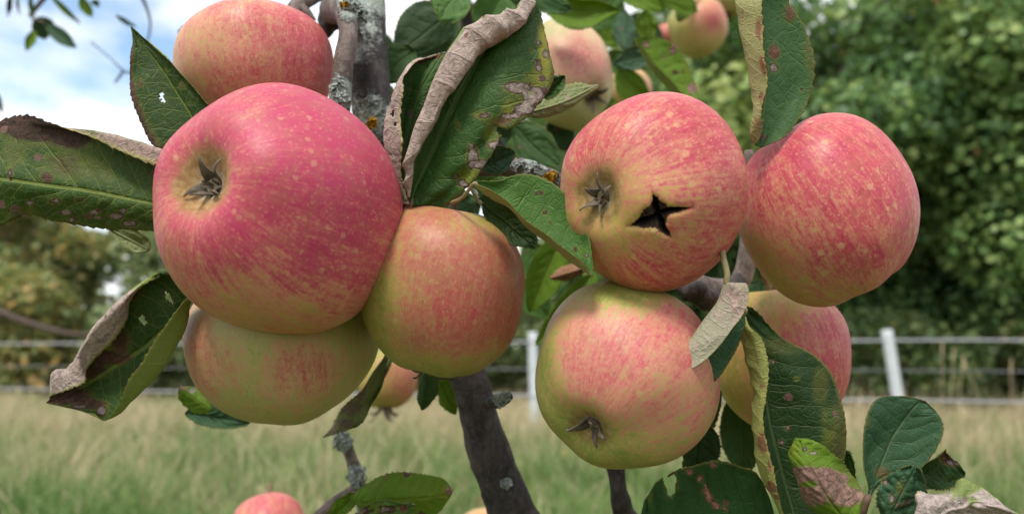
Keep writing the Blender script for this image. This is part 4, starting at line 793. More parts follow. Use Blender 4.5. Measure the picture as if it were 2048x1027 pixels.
# upright leaf, bluish with painted sky reflection, with a row of companions at the bottom right
leaf([[(1732, 1000, 0), (1733, 998, 0), (1735, 996, 0), (1737, 996, 0), (1739, 997, 0)],
      [(1736, 972, 0), (1742, 970, 1), (1747, 970, 1), (1754, 972, 1), (1762, 970, 1)],
      [(1728, 935, -1), (1742, 936, 1), (1760, 936, 2), (1790, 944, 1), (1818, 952, -1)],
      [(1726, 900, -1), (1746, 900, 2), (1776, 898, 3), (1818, 914, 1), (1858, 917, -2)],
      [(1730, 858, -1), (1756, 866, 2), (1788, 872, 3), (1836, 880, 1), (1884, 872, -3)],
      [(1742, 818, 0), (1774, 832, 2), (1808, 842, 3), (1848, 846, 1), (1884, 842, -2)],
      [(1765, 796, 1), (1796, 808, 2), (1826, 818, 2), (1852, 824, 1), (1872, 822, 0)],
      [(1800, 791, 2), (1820, 798, 2), (1838, 805, 2), (1852, 808, 2), (1860, 812, 1)],
      [(1846, 800, 2), (1848, 800, 2), (1850, 801, 2), (1851, 802, 2), (1852, 803, 2)]],
     0.268, 2, 'teal', brown=[(1765, 945, 20, 0.42), (1735, 840, (8, 20), 0.4)], crink=0.7, wav=0.6, tooth=0.3, pet=[(1730, 1010, 0), (1718, 1060, 3), (1712, 1120, 6)], petmat=MAT_PETIOLE_DARK, petr=1.5, label='upright rounded bluish green leaf at the right before the rope fence', seed=24)
sleaf(1775, 1045, 1830, 930, 44, 48, 0.254, fold=-3, mat='teal', pale=[(1771, 964, 6, 0.7), (1784, 996, (6, 12), 0.75), (1800, 975, (10, 20), 0.45), (1815, 1005, 8, 0.65), (1795, 1008, 7, 0.7)], crink=1.4, wav=1.4, label='rounded spotted leaf below the upright one', seed=25)
leaf([[(1830, 960, 2), (1832, 950, 2), (1834, 942, 2), (1836, 938, 0), (1838, 934, -1)], [(1862, 976, 3), (1860, 962, 3), (1856, 948, 3), (1852, 936, 0), (1856, 924, -3)], [(1900, 974, 3), (1890, 956, 3), (1878, 930, 3), (1870, 922, 0), (1878, 908, -3)], [(1922, 962, 3), (1912, 946, 3), (1896, 918, 3), (1888, 908, 1), (1890, 898, -1)], [(1931, 946, 2), (1926, 938, 2), (1918, 926, 2), (1904, 915, 2), (1894, 905, 1)]], 0.275, 2, 'shade', brown=[(1905, 920, (30, 10), 0.8), (1890, 912, 10, 0.9)], pale=[(1908, 924, (18, 9), 0.9)], label='dark leaf with a grey turned edge behind the bottom right group', seed=26)
leaf([[(1818, 1070, 0), (1825, 1075, 0), (1832, 1080, 0), (1840, 1080, 0), (1850, 1080, 0), (1856, 1080, 0)],
      [(1826, 1000, 0), (1845, 1020, -4), (1868, 1040, -4), (1890, 1050, 0), (1910, 1060, 2), (1920, 1064, 2)],
      [(1846, 976, 3), (1872, 998, -4), (1894, 1020, -4), (1915, 1034, 0), (1935, 1044, 2), (1945, 1050, 2)],
      [(1890, 971, 4), (1906, 992, -3), (1926, 1012, -3), (1944, 1024, 0), (1962, 1040, 2), (1970, 1046, 2)],
      [(1925, 960, 4), (1934, 982, 0), (1945, 1002, -2), (1964, 1016, -3), (1988, 1032, 0), (1996, 1040, 2)],
      [(1968, 992, 4), (1972, 1000, 0), (1980, 1006, -3), (1994, 1014, -4), (2012, 1030, 0), (2020, 1040, 2)],
      [(2036, 1026, 4), (2037, 1028, 3), (2038, 1030, 2), (2039, 1032, 2), (2040, 1034, 2), (2041, 1036, 2)]],
     0.240, 2, 'wither', face='under', brown=[(1862, 1005, (48, 60), 0.85), (1985, 1020, (46, 30), 0.9), (1900, 1030, (50, 40), 0.8), (1970, 990, (40, 10), 0.6)], yellow=[(1930, 980, 30, 0.4)], pale=[(1929, 997, (8, 7), 0.5)], crink=0.5, wav=1.8, tooth=0.5, label='withered grey pink leaf at the bottom right corner', seed=27)
# lower left curled leaf
leaf([[(392, 590, 2), (394, 589, 1), (396, 588, 0), (396, 588, 0), (397, 589, 0), (398, 590, 0), (400, 592, 0), (396, 592, -1)],
      [(344, 545, 0), (340, 546, -1), (336, 546, 1), (354, 566, 3), (368, 600, 4), (374, 612, 3), (381, 606, 0), (374, 600, -5)],
      [(296, 562, -3), (290, 564, -3), (294, 560, 1), (318, 594, 3), (344, 644, 4), (354, 660, 3), (374, 648, -1), (344, 636, -8)],
      [(262, 600, -3), (258, 590, -5), (254, 590, 0), (280, 622, 3), (318, 668, 4), (330, 684, 3), (354, 690, -1), (318, 672, -9)],
      [(252, 642, -3), (232, 614, -8), (222, 626, -1), (252, 652, 2), (292, 692, 4), (302, 716, 3), (322, 736, -1), (288, 714, -9)],
      [(226, 680, -3), (196, 650, -8), (182, 672, -1), (216, 688, 2), (262, 712, 4), (276, 746, 3), (292, 770, -1), (260, 750, -9)],
      [(182, 728, -3), (160, 700, -7), (156, 718, -1), (184, 724, 2), (222, 736, 4), (246, 776, 3), (262, 800, -1), (244, 790, -8)],
      [(168, 762, -6), (146, 742, -6), (130, 740, -1), (150, 760, 2), (176, 766, 3), (206, 800, 2), (238, 826, 0), (226, 824, -5)],
      [(140, 776, -6), (116, 754, -4), (106, 744, -1), (116, 778, 1), (128, 792, 1), (160, 812, 1), (205, 834, 1), (212, 838, -1)],
      [(104, 790, -1), (102, 792, -1), (100, 795, 0), (97, 802, 0), (94, 806, 0), (120, 811, 0), (160, 818, 0), (190, 828, 0)]],
     0.262, 4, 'backlit', brown=[(190, 660, (120, 120), 1.2, -1.1, -0.62), (125, 755, (50, 40), 1.1, -1.1, -0.3), (125, 790, (60, 22), 0.9, -0.5, 1), (215, 715, (60, 20), 0.7, -0.6, 0.05), (175, 735, (46, 26), 0.9, -0.6, 0.2), (265, 575, (24, 22), 0.8, -0.6, -0.2), (180, 808, (40, 12), 0.8), (240, 690, (30, 40), 0.55, -0.6, -0.1)], pale=[(205, 820, (16, 14), 0.6, 0, 0.8), (160, 812, (30, 8), 0.5, 0, 0.9)], yellow=[(216, 694, (26, 14), 0.7, -0.6, 0), (310, 720, (120, 140), 0.25, 0.5, 1.1)],
     holes=[(337, 594, 5, 14, -0.55, -0.65, 0), (286, 638, 6, 9, -0.5, -0.65, 0)], crink=0.5, wav=0.8, teeth=30, tooth=0.6, pet=[(420, 570, 14), (520, 540, 60)], label='dark curled leaf at the lower left with grey rolled edge', seed=30)
sleaf(420, 820, 358, 775, 22, 24, 0.34, fold=-4, mat='yellow', holes=[(385, 779, 8, 5, -.2)], brown=[(366, 772, (12, 14), 0.7)], label='small bright leaf with a hole behind the lower left apple', seed=31)
sleaf(370, 825, 500, 845, 24, 20, 0.36, fold=2, mat='teal', brown=[(412, 816, 12, 0.5)], label='pale bluish leaf under the lower left apple', seed=32)
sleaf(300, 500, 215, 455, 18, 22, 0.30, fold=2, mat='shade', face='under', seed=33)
# leaf hanging between the two left apples
leaf([[(776, 700, 0), (780, 702, 0), (784, 704, 0), (788, 706, 0)], [(744, 738, -2), (756, 744, 0), (768, 748, 1), (779, 732, 0)], [(720, 778, -2), (738, 782, 0), (756, 780, 1), (768, 766, 0)], [(690, 812, -2), (712, 818, 0), (732, 818, 1), (744, 806, 0)], [(672, 842, -1), (692, 848, 0), (710, 852, 0), (726, 838, 0)], [(660, 862, 0), (672, 862, 0), (684, 860, 0), (694, 858, 0)], [(646, 873, 1), (647, 873, 1), (648, 873, 1), (649, 873, 1)]], 0.33, 1, 'big', face='under', pale=[(700, 815, (40, 22), 0.56), (720, 780, (20, 30), 0.52), (690, 845, (26, 14), 0.55)], brown=[(665, 860, 20, 0.7)], wav=1.2, label='mottled leaf hanging between the lower left apples', seed=34)
sleaf(860, 735, 844, 820, 24, 14, 0.31, fold=-3, mat='dark', label='dark leaf tip below the middle apple', seed=35)
sleaf(870, 740, 912, 828, 22, 24, 0.36, fold=2, mat='yellow', holes=[(872, 800, 6, 10, 0)], label='ragged green leaf behind the dark branch', seed=36)
# yellow green leaf at the bottom
leaf([[(700, 992, 0), (702, 996, 0), (706, 1000, 0), (710, 1006, 0), (714, 1010, 0)], [(724, 974, 2), (730, 986, 0), (736, 1004, -1), (744, 1022, 0), (752, 1036, 2)], [(762, 952, 3), (768, 972, 0), (776, 1000, -2), (784, 1030, 0), (790, 1050, 2)], [(805, 945, 3), (810, 970, 0), (816, 998, -2), (822, 1026, 0), (828, 1048, 2)], [(846, 950, 3), (850, 970, 0), (856, 994, -2), (862, 1012, 0), (868, 1030, 2)], [(882, 958, 2), (884, 970, 0), (888, 988, -1), (892, 998, 0), (892, 1006, 1)], [(905, 978, 0), (905, 979, 0), (905, 980, 0), (905, 981, 0), (905, 982, 0)]], 0.31, 2, 'yellow', yellow=[(840, 1000, (60, 40), 0.4), (890, 990, 30, 0.6)], brown=[(900, 980, 10, 0.9), (770, 952, 12, 0.5), (806, 1012, 8, 0.7)], crink=1.0, label='bright yellow green leaf at the bottom beside the dark branch', seed=37)
sleaf(690, 1060, 830, 1010, 30, 26, 0.30, fold=3, mat='fresh', pale=[(720, 1020, (30, 14), 0.6), (770, 1018, (40, 12), 0.5)], brown=[(806, 1015, 10, 0.8)], by=0.25, wav=1.6, label='pale variegated leaf at the bottom edge', seed=38)
sleaf(715, 985, 655, 1040, 14, 16, 0.315, fold=2, mat='yellow', brown=[(712, 990, 14, 0.7)], seed=39)
# below / behind the lower right apple
sleaf(1400, 840, 1390, 960, 44, 30, 0.30, fold=2, mat='shade', label='dark leaf under the lower right apple', seed=40)
sleaf(1475, 780, 1490, 960, 40, 40, 0.36, fold=3, mat='dark', label='shaded leaf hanging below the half hidden apple', seed=41)
sleaf(1690, 900, 1706, 970, 12, 14, 0.29, fold=2, mat='dark', seed=42)
sleaf(1440, 780, 1366, 935, 20, 12, 0.31, fold=2, mat='dark', seed=43)
# blurred green leaves in the gap between the clusters
sleaf(1125, 470, 1058, 625, 34, 36, 0.42, fold=6, mat='yellow', seed=44, label='blurred bright leaf in the gap between the clusters')
sleaf(1190, 540, 1072, 690, 34, 20, 0.40, dt=-10, fold=4, mat='yellow', seed=45, label='long bright green leaf left of the lower right apple')
sleaf(1170, 535, 1100, 556, 14, 16, 0.39, fold=-8, mat='strip', face='under', brown=[(1130, 545, 60, 0.8)], seed=46)
sleaf(1060, 480, 1080, 575, 34, 26, 0.46, fold=4, mat='fresh', seed=47)
sleaf(1040, 560, 1100, 640, 26, 30, 0.48, fold=4, mat='fresh', seed=48)
sleaf(1210, 560, 1150, 640, 40, 30, 0.44, fold=4, mat='fresh', seed=49)
# blurred leaves at the top centre
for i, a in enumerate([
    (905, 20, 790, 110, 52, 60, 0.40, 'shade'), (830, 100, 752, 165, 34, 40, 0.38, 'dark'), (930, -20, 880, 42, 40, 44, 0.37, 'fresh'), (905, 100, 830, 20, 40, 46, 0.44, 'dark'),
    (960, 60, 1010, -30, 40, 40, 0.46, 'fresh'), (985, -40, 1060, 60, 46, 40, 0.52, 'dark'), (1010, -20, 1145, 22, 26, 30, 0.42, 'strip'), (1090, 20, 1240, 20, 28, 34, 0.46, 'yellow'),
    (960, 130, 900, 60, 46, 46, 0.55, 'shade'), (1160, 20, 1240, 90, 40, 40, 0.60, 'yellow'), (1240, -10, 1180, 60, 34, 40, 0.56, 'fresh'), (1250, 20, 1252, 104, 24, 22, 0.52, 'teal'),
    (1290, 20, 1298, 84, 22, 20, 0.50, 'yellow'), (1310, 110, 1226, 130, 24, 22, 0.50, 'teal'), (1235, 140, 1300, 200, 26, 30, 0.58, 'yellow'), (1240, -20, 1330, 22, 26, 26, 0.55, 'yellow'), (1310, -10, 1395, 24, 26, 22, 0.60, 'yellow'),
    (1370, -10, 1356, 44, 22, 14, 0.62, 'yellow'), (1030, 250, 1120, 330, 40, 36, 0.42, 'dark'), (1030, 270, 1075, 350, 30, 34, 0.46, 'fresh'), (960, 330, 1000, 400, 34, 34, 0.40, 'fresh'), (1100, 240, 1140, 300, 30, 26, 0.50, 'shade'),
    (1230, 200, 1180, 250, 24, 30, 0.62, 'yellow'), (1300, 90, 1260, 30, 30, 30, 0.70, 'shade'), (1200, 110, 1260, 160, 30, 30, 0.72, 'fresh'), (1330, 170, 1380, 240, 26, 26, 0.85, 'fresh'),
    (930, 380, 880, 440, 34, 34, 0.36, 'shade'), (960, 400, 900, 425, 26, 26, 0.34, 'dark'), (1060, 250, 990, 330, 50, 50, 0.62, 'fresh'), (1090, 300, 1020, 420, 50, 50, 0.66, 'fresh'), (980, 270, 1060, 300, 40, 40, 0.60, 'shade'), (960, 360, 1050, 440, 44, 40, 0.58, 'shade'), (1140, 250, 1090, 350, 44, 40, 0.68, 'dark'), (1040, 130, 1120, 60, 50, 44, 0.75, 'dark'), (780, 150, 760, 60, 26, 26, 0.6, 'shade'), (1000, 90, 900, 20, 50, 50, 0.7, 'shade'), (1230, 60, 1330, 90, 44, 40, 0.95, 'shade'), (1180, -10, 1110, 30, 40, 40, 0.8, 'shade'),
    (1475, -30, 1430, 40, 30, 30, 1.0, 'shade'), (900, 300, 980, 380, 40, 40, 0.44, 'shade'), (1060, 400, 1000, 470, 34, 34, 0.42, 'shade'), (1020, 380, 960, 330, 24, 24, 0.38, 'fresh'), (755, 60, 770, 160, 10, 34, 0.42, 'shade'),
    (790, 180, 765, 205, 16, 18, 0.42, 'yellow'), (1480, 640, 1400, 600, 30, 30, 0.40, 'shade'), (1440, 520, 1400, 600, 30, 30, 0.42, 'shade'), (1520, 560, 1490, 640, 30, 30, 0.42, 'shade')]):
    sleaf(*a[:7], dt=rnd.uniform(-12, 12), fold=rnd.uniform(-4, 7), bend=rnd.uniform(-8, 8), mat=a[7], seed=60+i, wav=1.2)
# spotted folded leaf near the blurred apples
leaf([[(1272, 78, 0), (1271, 79, 0), (1270, 80, 0), (1269, 80, 0), (1270, 81, -1)], [(1300, 74, 4), (1292, 82, 4), (1284, 95, 3), (1276, 96, 0), (1282, 94, -4)], [(1334, 82, 6), (1320, 98, 6), (1304, 122, 4), (1294, 126, 0), (1304, 122, -6)], [(1360, 104, 7), (1344, 122, 7), (1326, 148, 4), (1314, 152, 0), (1326, 146, -6)], [(1380, 140, 6), (1364, 154, 6), (1346, 172, 3), (1336, 176, 0), (1346, 168, -6)], [(1392, 176, 4), (1380, 184, 4), (1366, 194, 2), (1358, 196, 0), (1366, 190, -4)], [(1394, 206, 0), (1392, 207, 0), (1390, 208, 0), (1388, 208, 0), (1388, 207, 0)]], 0.42, 2, 'yellow', brown=[(1292, 88, 8, 0.8, -1.1, 0), (1346, 100, (8, 12), 1.0, -1.1, 0), (1330, 112, 9, 0.6, -1.1, 0), (1384, 175, (12, 14), 0.8, -1.1, 0)], pale=[(1350, 146, (9, 7), 0.55, -1.1, 0), (1368, 142, 7, 0.5, -1.1, 0)], yellow=[(1380, 130, (20, 60), 0.6)], label='yellowing spotted leaf above the cracked apple', seed=100)
# top left sprig
for i, (a, mt) in enumerate([((76, 34, 90, 80, 24, 22, 0.90), 'teal'), ((70, 62, 52, 102, 10, 11, 0.90), 'yellow'), ((92, 50, 154, 96, 15, 13, 0.90), 'teal'), ((62, -12, 70, 34, 4, 5, 0.92), 'dark'), ((100, -8, 160, 48, 6, 6, 0.88), 'yellow'), ((160, -6, 186, 34, 12, 8, 0.88), 'yellow'), ((182, 4, 198, 14, 6, 6, 0.88), 'yellow'),
        ((232, 30, 272, 54, 4, 5, 0.86), 'dark'), ((22, -14, 16, 34, 5, 5, 0.94), 'shade'), ((36, -12, 40, 30, 3, 3, 0.94), 'teal'), ((366, 52, 356, 66, 4, 5, 0.5), 'dark'), ((-14, 180, 4, 225, 6, 6, 0.9), 'dark')]):
    sleaf(*a, fold=rnd.uniform(2, 8), bend=rnd.uniform(-5, 5), dt=rnd.uniform(-15, 15), mat=mt, seed=120+i, tooth=0.3, by=0.15)
branch('branch', [(60, 30, 0.92, 3), (68, 40, 0.91, 3), (80, 42, 0.90, 3), (90, 48, 0.90, 2)], mat=MAT_TWIG, seg=8, amp=0.05, seed=18)

# ------------------------------------------------------------------ apples
MAT_CALYX = simple_mat('dried_sepal', (0.05, 0.032, 0.022), (0.22, 0.17, 0.13), 500, 0.85, 0.15, bump=0.7, bd=0.0008)
MAT_SEPAL = simple_mat('grey_sepal', (0.035, 0.024, 0.018), (0.24, 0.20, 0.15), 450, 0.9, 0.1, bump=0.7, bd=0.0008)
MAT_STEM = simple_mat('apple_stem', (0.10, 0.065, 0.04), (0.22, 0.16, 0.09), 300, 0.7, 0.2)
AM = {
 'pink': apple_mat('apple_pink', dots=0.30, dotscale=230, streak=0.46, green=(0.30, 0.24, 0.06), tan=(0.48, 0.29, 0.11), mid=(0.53, 0.20, 0.14), red=(0.46, 0.078, 0.105), deep=(0.40, 0.036, 0.092)),
 'salmon': apple_mat('apple_salmon', dots=0.3, streak=0.2, mid=(0.57, 0.27, 0.17), red=(0.50, 0.12, 0.12)),
 'blur': apple_mat('apple_pale', dots=0.1, streak=0.15, green=(0.30, 0.36, 0.12), tan=(0.46, 0.38, 0.20), mid=(0.58, 0.32, 0.22), red=(0.52, 0.17, 0.16)),
 'green': apple_mat('apple_green', dots=0.2, streak=0.30, green=(0.22, 0.29, 0.065), tan=(0.35, 0.32, 0.11), mid=(0.45, 0.24, 0.13), red=(0.40, 0.12, 0.09), dotscale=200),
 'tan': apple_mat('apple_tan', dots=0.2, streak=0.22, green=(0.18, 0.23, 0.035), tan=(0.34, 0.25, 0.07), mid=(0.38, 0.145, 0.085), red=(0.34, 0.075, 0.06), dotscale=190),  # skin colours lowered to include the shade over the middle apple
 'streak': apple_mat('apple_streaked', dots=0.42, dotscale=190, streak=0.44, green=(0.30, 0.28, 0.05), tan=(0.48, 0.31, 0.10), mid=(0.53, 0.20, 0.14), red=(0.46, 0.075, 0.095), deep=(0.37, 0.03, 0.065)),
 'streak2': apple_mat('apple_streaked_dull', dots=0.3, streak=0.34, dotscale=170, green=(0.21, 0.26, 0.05), tan=(0.37, 0.30, 0.095), mid=(0.50, 0.21, 0.145), red=(0.46, 0.105, 0.11)),
}
def ellip(fx, fy, poly):                                  # signed distance-ish to a polygon (inside > 0), px
    inside = False; best = 1e9; n = len(poly)
    for i in range(n):
        x1, y1 = poly[i]; x2, y2 = poly[(i+1) % n]
        if (y1 > fy) != (y2 > fy) and fx < (x2-x1)*(fy-y1)/(y2-y1)+x1: inside = not inside
        dx, dy = x2-x1, y2-y1; t = max(0, min(1, ((fx-x1)*dx+(fy-y1)*dy)/(dx*dx+dy*dy)))
        best = min(best, math.hypot(fx-x1-t*dx, fy-y1-t*dy))
    return best if inside else -best
CRACK = [(1306, 386), (1314, 391), (1322, 401), (1333, 406), (1338, 413), (1355, 413), (1387, 415), (1372, 422), (1345, 429), (1338, 434), (1336, 446), (1333, 455), (1343, 470), (1345, 480), (1328, 474), (1312, 462), (1300, 459), (1285, 461), (1268, 456), (1253, 455), (1262, 448), (1273, 438), (1285, 418), (1298, 411), (1303, 399)]
CRACK = [(1316+(x_-1316)*0.93, 433+(y_-433)*0.93) for x_, y_ in CRACK]
def apple(x, y, r, d, axis, mat, label, blush=(0.5, []), hh=0.92, russet=0.35, calyx=True, lobes=0.04, stemdim=0.32, res=(72, 56), taper=0.07, dimp=0.20, seed=0, crack=None, fit=None, stem=True, sep=1.0, group='apples on the tree'):
    """axis: direction of the calyx as (right, up, towards camera)"""
    R = random.Random(seed+500); Rm = r*d/FPX; C = P(x, y, d)
    ax = (RT*axis[0]+UP*axis[1]-FW*axis[2]).normalized()
    rot = Vector((0, 0, 1)).rotation_difference(ax).to_matrix()
    nl, nm = res; vs, lat = [], []
    for i in range(nm+1):
        phi = math.pi*i/nm
        for j in range(nl):
            la = 2*math.pi*j/nl; s, c = math.sin(phi), math.cos(phi)
            rho = (s**0.94)*(1-taper*c); z = hh*math.copysign(abs(c)**0.94, c)
            z -= dimp*math.exp(-(rho/0.25)**2) if c > 0 else -stemdim*math.exp(-(rho/0.22)**2)
            lb = 1+lobes*math.cos(5*la+seed)*(0.35+0.65*max(0, c))*s + 0.012*math.cos(2*la+seed*1.3)
            z *= 1+lobes*0.6*math.cos(5*la+seed)*s*max(0, c)
            p = Vector((rho*lb*math.cos(la), rho*lb*math.sin(la), z))
            p *= 1+0.035*mn.noise(p*1.3+Vector((seed*5, 0, 0)))
            vs.append(p)
    # own width and height of this fruit, so that its outline spans the measured extents
    Q = np.array([list(rot @ p) for p in vs]); qr, qu, qf = Q @ nRT, Q @ nUP, Q @ nFW; kx = ky = Rm
    for it in range(6 if fit else 0):
        W = np.array(C)+np.outer(qr*kx, nRT)+np.outer(qu*ky, nUP)+np.outer(qf*(kx*ky)**0.5, nFW)-nCP
        dd_ = W @ nFW; sx_ = 1024+W @ nRT/dd_*FPX; sy_ = 513.5-W @ nUP/dd_*FPX
        mxk = (fit[1]-fit[0])/(sx_.max()-sx_.min()); kx *= mxk
        if fit[2] is not None and fit[3] is not None: ky *= (fit[3]-fit[2])/(sy_.max()-sy_.min()); dy = 0.5*(fit[2]+fit[3])-0.5*(sy_.max()+sy_.min())
        else: ky *= mxk; dy = fit[2]-sy_.min() if fit[2] is not None else fit[3]-sy_.max()
        dx = 0.5*(fit[0]+fit[1])-0.5*(sx_.max()+sx_.min()); C = C+RT*(dx*d/FPX)-UP*(dy*d/FPX)
    Rm = (kx*ky)**0.5; ri = rot.transposed()
    W = np.outer(qr*kx, nRT)+np.outer(qu*ky, nUP)+np.outer(qf*Rm, nFW)
    vs = [ri @ Vector(p) for p in W]
    fs = []
    for i in range(nm):
        for j in range(nl):
            fs.append((i*nl+j, (i+1)*nl+j, (i+1)*nl+(j+1) % nl, i*nl+(j+1) % nl))
    bm = bmesh.new()
    for v in vs: bm.verts.new(v)
    bm.verts.ensure_lookup_table()
    for f in fs: bm.faces.new([bm.verts[k] for k in f])
    bmesh.ops.remove_doubles(bm, verts=bm.verts, dist=Rm*0.0005)
    M = Matrix.Translation(C) @ rot.to_4x4()
    if crack:
        for lev in range(3):
            sel = set()
            for f in bm.faces:
                cw = M @ f.calc_center_median(); qx, qy, qd = proj(cw)
                if (cw-C).dot(FW) < 0 and ellip(qx, qy, crack) > -9/(lev+1):
                    for e in f.edges: sel.add(e)
            bmesh.ops.subdivide_edges(bm, edges=list(sel), cuts=1, use_grid_fill=True, smooth=0)
        bmesh.ops.triangulate(bm, faces=[f for f in bm.faces if len(f.verts) > 4])
    bm.verts.ensure_lookup_table(); bm.normal_update()
    n = len(bm.verts); opos = np.zeros((n, 3)); stk = np.zeros((n, 3)); bl = np.zeros(n); ru = np.zeros(n); ck = np.zeros(n); ha = np.zeros(n)
    newco = {}
    for i, v in enumerate(bm.verts):
        p = v.co.copy(); opos[i] = p+Vector((seed*0.137, seed*0.071, 0)); rho = math.hypot(p.x, p.y)/Rm; l = math.atan2(p.y, p.x)
        stk[i] = (math.cos(l)+seed*3.3, math.sin(l), math.atan2(p.z, rho*Rm)*0.36)
        qx, qy, qd = proj(M @ p); b = blush[0]
        for (bx, by, br, ba) in blush[1]:
            rx, ry = br if isinstance(br, tuple) else (br, br)
            b += ba*math.exp(-((qx-bx)/rx)**2-((qy-by)/ry)**2)
        b += 0.10*mn.noise(p/Rm*1.6+Vector((seed, 2, 5))); bl[i] = b
        if p.z > 0: ru[i] = 1.35*math.exp(-(rho/russet)**2)
        elif p.z < 0: ru[i] = 0.7*math.exp(-(rho/0.25)**2)
        if crack and (M @ p - C).dot(FW) < 0:
            s = ellip(qx, qy, crack)+1.6*mn.noise(p*1500)+1.0*mn.noise(p*3600)
            if s > -9: ha[i] = math.exp(-max(0, -s)/4)
            if s > 0:
                webz = 1.0
                # the broad corky webs stay shallow, the four arms cut deep
                arms = [((1316, 433), (1307, 389)), ((1316, 433), (1384, 417)), ((1316, 436), (1343, 478)), ((1316, 440), (1256, 455))]
                da = min((Vector((qx, qy))-(Vector(a_)+(Vector(b_)-Vector(a_))*max(0, min(1, (Vector((qx, qy))-Vector(a_)).dot(Vector(b_)-Vector(a_))/(Vector(b_)-Vector(a_)).length_squared)))).length for a_, b_ in arms)
                deep = math.exp(-((da+1.2*mn.noise(p*1800))/6.4)**2)*min(1, s/1.4)
                ck[i] = 0.24+0.16*mn.noise(p*2600)+0.75*deep
                newco[v] = p-v.normal*(0.0009+0.0009*min(1, s/1.5)+0.0060*deep+0.0012*mn.noise(p*2500))
            elif s > -9:
                newco[v] = p-v.normal*0.0009*math.exp(s/3)
    for v, p in newco.items(): v.co = p
    me = bpy.data.meshes.new('apple'); bm.to_mesh(me); bm.free()
    me.polygons.foreach_set('use_smooth', [True]*len(me.polygons)); me.materials.append(AM[mat])
    for k, a in (('opos', opos), ('streak', stk)):
        at = me.attributes.new(k, 'FLOAT_VECTOR', 'POINT'); at.data.foreach_set('vector', a.astype(np.float32).ravel())
    for k, a in (('blush', bl), ('russet', ru), ('crack', ck), ('halo', ha)):
        at = me.attributes.new(k, 'FLOAT', 'POINT'); at.data.foreach_set('value', a.astype(np.float32))
    o = bpy.data.objects.new('apple', me); COL.objects.link(o); o.matrix_world = M
    tag(o, label, 'apple', group)
    if not crack:
        ss_ = o.modifiers.new('smooth', 'SUBSURF'); ss_.levels = 1; ss_.render_levels = 1
    zc = min((v.co.z for v in me.vertices if v.co.z > 0 and math.hypot(v.co.x, v.co.y) < 0.05*Rm), default=(hh-dimp)*Rm)*0.99
    if calyx:
        # five dried sepals, a dark throat and a tuft of withered stamens
        vs, fs = [], []
        for k in range(5):
            an = 2*math.pi*(k+0.5*R.random())/5; rd = Vector((math.cos(an), math.sin(an), 0)); tg = Vector((-rd.y, rd.x, 0))
            ln = 0.0105*sep*R.uniform(0.75, 1.3); w0 = 0.0021*sep*R.uniform(0.7, 1.2); curl = R.uniform(0.2, 2.6); tw = R.uniform(-1.8, 1.8); side_ = R.uniform(-.7, .7)
            p = Vector((0, 0, zc-0.0005))+rd*0.0022*sep; dirn = 0.25; i0 = len(vs); nseg = 8
            for q_ in range(nseg+1):
                t = q_/nseg; ww = w0*(1-t)**0.75+0.00018; tt = tg*math.cos(tw*t)+Vector((0, 0, 1))*math.sin(tw*t)
                for c_ in (-1, 0, 1): vs.append(p+tt*ww*c_+rd*(0.0005*sep*(1-abs(c_)))*(1 if t < 0.8 else 0))
                a_ = dirn+curl*t*t; p = p+(Vector((0, 0, 1))*math.cos(a_)+rd*math.sin(a_)+tg*side_*t)*(ln/nseg)
            for q_ in range(nseg):
                for c_ in (0, 1):
                    b0 = i0+q_*3+c_; fs.append((b0, b0+1, b0+4, b0+3))
        cal = mesh_obj('calyx', vs, fs, [MAT_SEPAL], o)
        sm = cal.modifiers.new('thickness', 'SOLIDIFY'); sm.thickness = 0.0003
        vs, fs = [], []
        for k in range(16):
            an = R.uniform(0, 2*math.pi); rd = Vector((math.cos(an), math.sin(an), 0)); p = Vector((0, 0, zc-0.001))+rd*0.0018*R.random(); e = p+Vector((0, 0, 0.0045*sep*R.uniform(.5, 1.2)))+rd*0.0026*R.random()
            tg = Vector((-rd.y, rd.x, 0))*0.00035; i0 = len(vs); vs += [p-tg*1.5, p+tg*1.5, e+tg, e-tg]; fs.append((i0, i0+1, i0+2, i0+3))
        i0 = len(vs)
        for k in range(10):
            an = 2*math.pi*k/10; vs.append(Vector((0.0030*sep*math.cos(an), 0.0030*sep*math.sin(an), zc+0.0006)))
        for k in range(10):
            an = 2*math.pi*k/10; vs.append(Vector((0.0012*math.cos(an), 0.0012*math.sin(an), zc-0.0004)))
        for k in range(10): fs.append((i0+k, i0+(k+1) % 10, i0+10+(k+1) % 10, i0+10+k))
        mesh_obj('stamens', vs, fs, MAT_CALYX, o)
    if stem:
        zs = max((v.co.z for v in me.vertices if v.co.z < 0 and math.hypot(v.co.x, v.co.y) < 0.05*Rm), default=-(hh-stemdim)*Rm)
        vs, fs = tube_data([Vector((0, 0, zs+0.002)), Vector((0.001, 0, zs-0.008)), Vector((0.003, 0.001, zs-0.017))], [0.0016, 0.0013, 0.0019], 10, 5, 0.1, 300, seed)
        mesh_obj('stem', vs, fs, MAT_STEM, o)
    return o

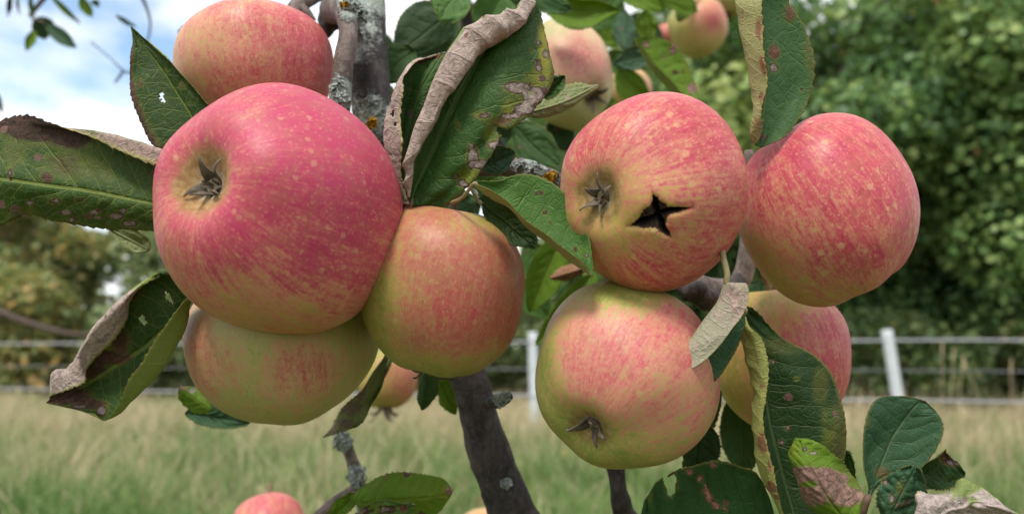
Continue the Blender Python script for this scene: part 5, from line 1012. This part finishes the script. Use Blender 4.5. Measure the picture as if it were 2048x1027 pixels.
apple(556, 417, 251, 0.252, (-0.37, 0.20, 0.90), 'pink', 'largest apple, pink red with pale dots, its calyx facing the viewer', (0.80, [(560, 660, (330, 95), -0.40), (640, 270, (220, 160), 0.26), (440, 580, (120, 80), -0.10), (540, 480, (140, 80), 0.06), (330, 500, (60, 160), -0.16), (433, 352, 60, -0.28)]), hh=0.97, russet=0.27, seed=1, res=(96, 72), dimp=0.26, sep=1.0, fit=(305,806,165,668))
apple(507, 118, 163, 0.318, (0.12, -0.95, 0.12), 'salmon', 'salmon pink apple at the top left, partly behind the largest apple', (0.60, [(620, 90, (90, 110), 0.28), (380, 120, (60, 120), -0.14), (480, 20, (90, 30), 0.12)]), hh=0.84, seed=2, calyx=True, fit=(345,668,-6,None))
apple(562, 680, 198, 0.292, (0.10, -0.92, -0.22), 'green', 'mostly green apple at the lower left below the largest one', (0.22, [(385, 660, (60, 90), 0.34), (430, 730, (70, 60), 0.24), (600, 730, (90, 70), 0.40), (470, 640, (60, 50), 0.08), (640, 760, (60, 60), 0.08)]), hh=0.88, seed=3, fit=(365,760,None,850))
apple(884, 583, 168, 0.270, (-0.12, -0.90, 0.02), 'tan', 'round dull red and green apple in the middle above the dark branch', (0.52, [(960, 560, (110, 130), 0.16), (740, 650, (60, 130), -0.40), (880, 760, (240, 55), -0.36), (980, 430, (70, 40), -0.40), (860, 430, (90, 50), 0.02), (760, 560, (40, 60), -0.12)]), hh=0.98, seed=4, fit=(718,1050,410,755))
apple(1308, 386, 193, 0.258, (-0.70, -0.10, 0.70), 'streak', 'streaked apple with a black star shaped crack', (0.55, [(1330, 220, (190, 90), 0.26), (1200, 420, (90, 120), -0.34), (1170, 300, (50, 90), 0.22), (1320, 430, (90, 60), -0.10), (1440, 330, (80, 140), 0.14), (1320, 560, (180, 60), 0.08), (1290, 300, (110, 60), -0.02), (1450, 500, (80, 80), 0.06)]), hh=0.97, russet=0.28, seed=5, res=(120, 90), crack=CRACK, dimp=0.19, sep=0.8, fit=(1120,1497,183,586))
apple(1656, 418, 189, 0.280, (0.50, -0.84, 0.06), 'streak', 'rightmost apple, pink red with pale streaks, below the hanging folded leaf', (0.64, [(1640, 290, (220, 100), 0.22), (1520, 540, (90, 90), -0.38), (1640, 600, (180, 60), -0.16), (1800, 420, (70, 160), 0.08), (1690, 480, (110, 80), 0.06)]), hh=1.0, taper=0.06, seed=6, stemdim=0.12, stem=False, sep=0.4, fit=(1472,1841,225,614))
apple(1256, 751, 187, 0.262, (-0.50, -0.50, 0.70), 'streak2', 'red and green apple at the lower right with its calyx at the lower left', (0.44, [(1240, 700, (190, 130), 0.20), (1085, 720, (45, 160), -0.38), (1250, 580, (170, 40), -0.40), (1250, 930, (200, 60), -0.28), (1360, 640, (70, 60), 0.10), (1160, 850, (60, 50), -0.26)]), hh=0.95, russet=0.22, seed=7, res=(96, 72), dimp=0.20, sep=0.8, fit=(1070,1441,560,938))
apple(1562, 716, 143, 0.335, (0.1, -0.9, 0.05), 'streak', 'half hidden apple behind the folded leaf on the right, olive with a pink side', (0.50, [(1670, 700, (80, 110), 0.30), (1460, 790, (60, 120), -0.45), (1530, 600, (110, 40), -0.30)]), hh=1.0, seed=8, fit=(1420,1703,575,862))
apple(1135, 148, 100, 0.50, (0.42, -0.55, 0.70), 'blur', 'blurred apple at the top centre with green ends, behind the crinkled leaf', (0.18, [(1150, 120, (90, 60), 0.50), (1200, 130, (40, 60), 0.10)]), hh=1.12, seed=9, sep=1.2, russet=0.18, fit=(1040,1227,33,263))
apple(1396, 56, 57, 0.90, (0.3, -0.8, -0.3), 'salmon', 'small blurred apple at the top with pink upper right side', (0.12, [(1425, 35, (50, 45), 0.60)]), hh=1.05, seed=10)
apple(1333, 72, 24, 1.05, (0, -0.8, 0.2), 'pink', 'tiny blurred red apple left of the pink and green one at the top', (0.62, []), hh=0.95, seed=11)
apple(1452, 0, 40, 0.98, (0, -0.8, 0.2), 'green', 'blurred apple at the top edge right of the pink and green one', (0.28, []), hh=0.95, seed=12)
apple(1405, -12, 34, 0.93, (0, -0.8, 0.2), 'pink', 'blurred pink apple cut by the top edge', (0.5, []), hh=0.95, seed=16)
apple(1258, 182, 46, 0.66, (0.2, -0.8, 0.2), 'salmon', 'pale blurred apple just above the cracked apple', (0.28, [(1290, 180, 30, 0.3)]), hh=0.9, seed=13)
apple(776, 758, 60, 0.62, (-0.05, -0.95, 0.25), 'tan', 'small blurred apple with its calyx down, behind the lower left apples', (0.25, [(815, 760, (40, 60), 0.35)]), hh=1.02, seed=14, sep=1.6)
apple(537, 1058, 72, 0.55, (0.2, -0.8, 0.5), 'pink', 'orange red apple cut by the bottom edge on the left', (0.62, [(530, 1000, (60, 20), 0.10)]), hh=0.96, seed=15)
apple(968, 1070, 58, 0.62, (0.2, -0.8, 0.5), 'salmon', 'sliver of a pale pink apple at the bottom beside the dark branch', (0.42, []), hh=0.9, seed=17)
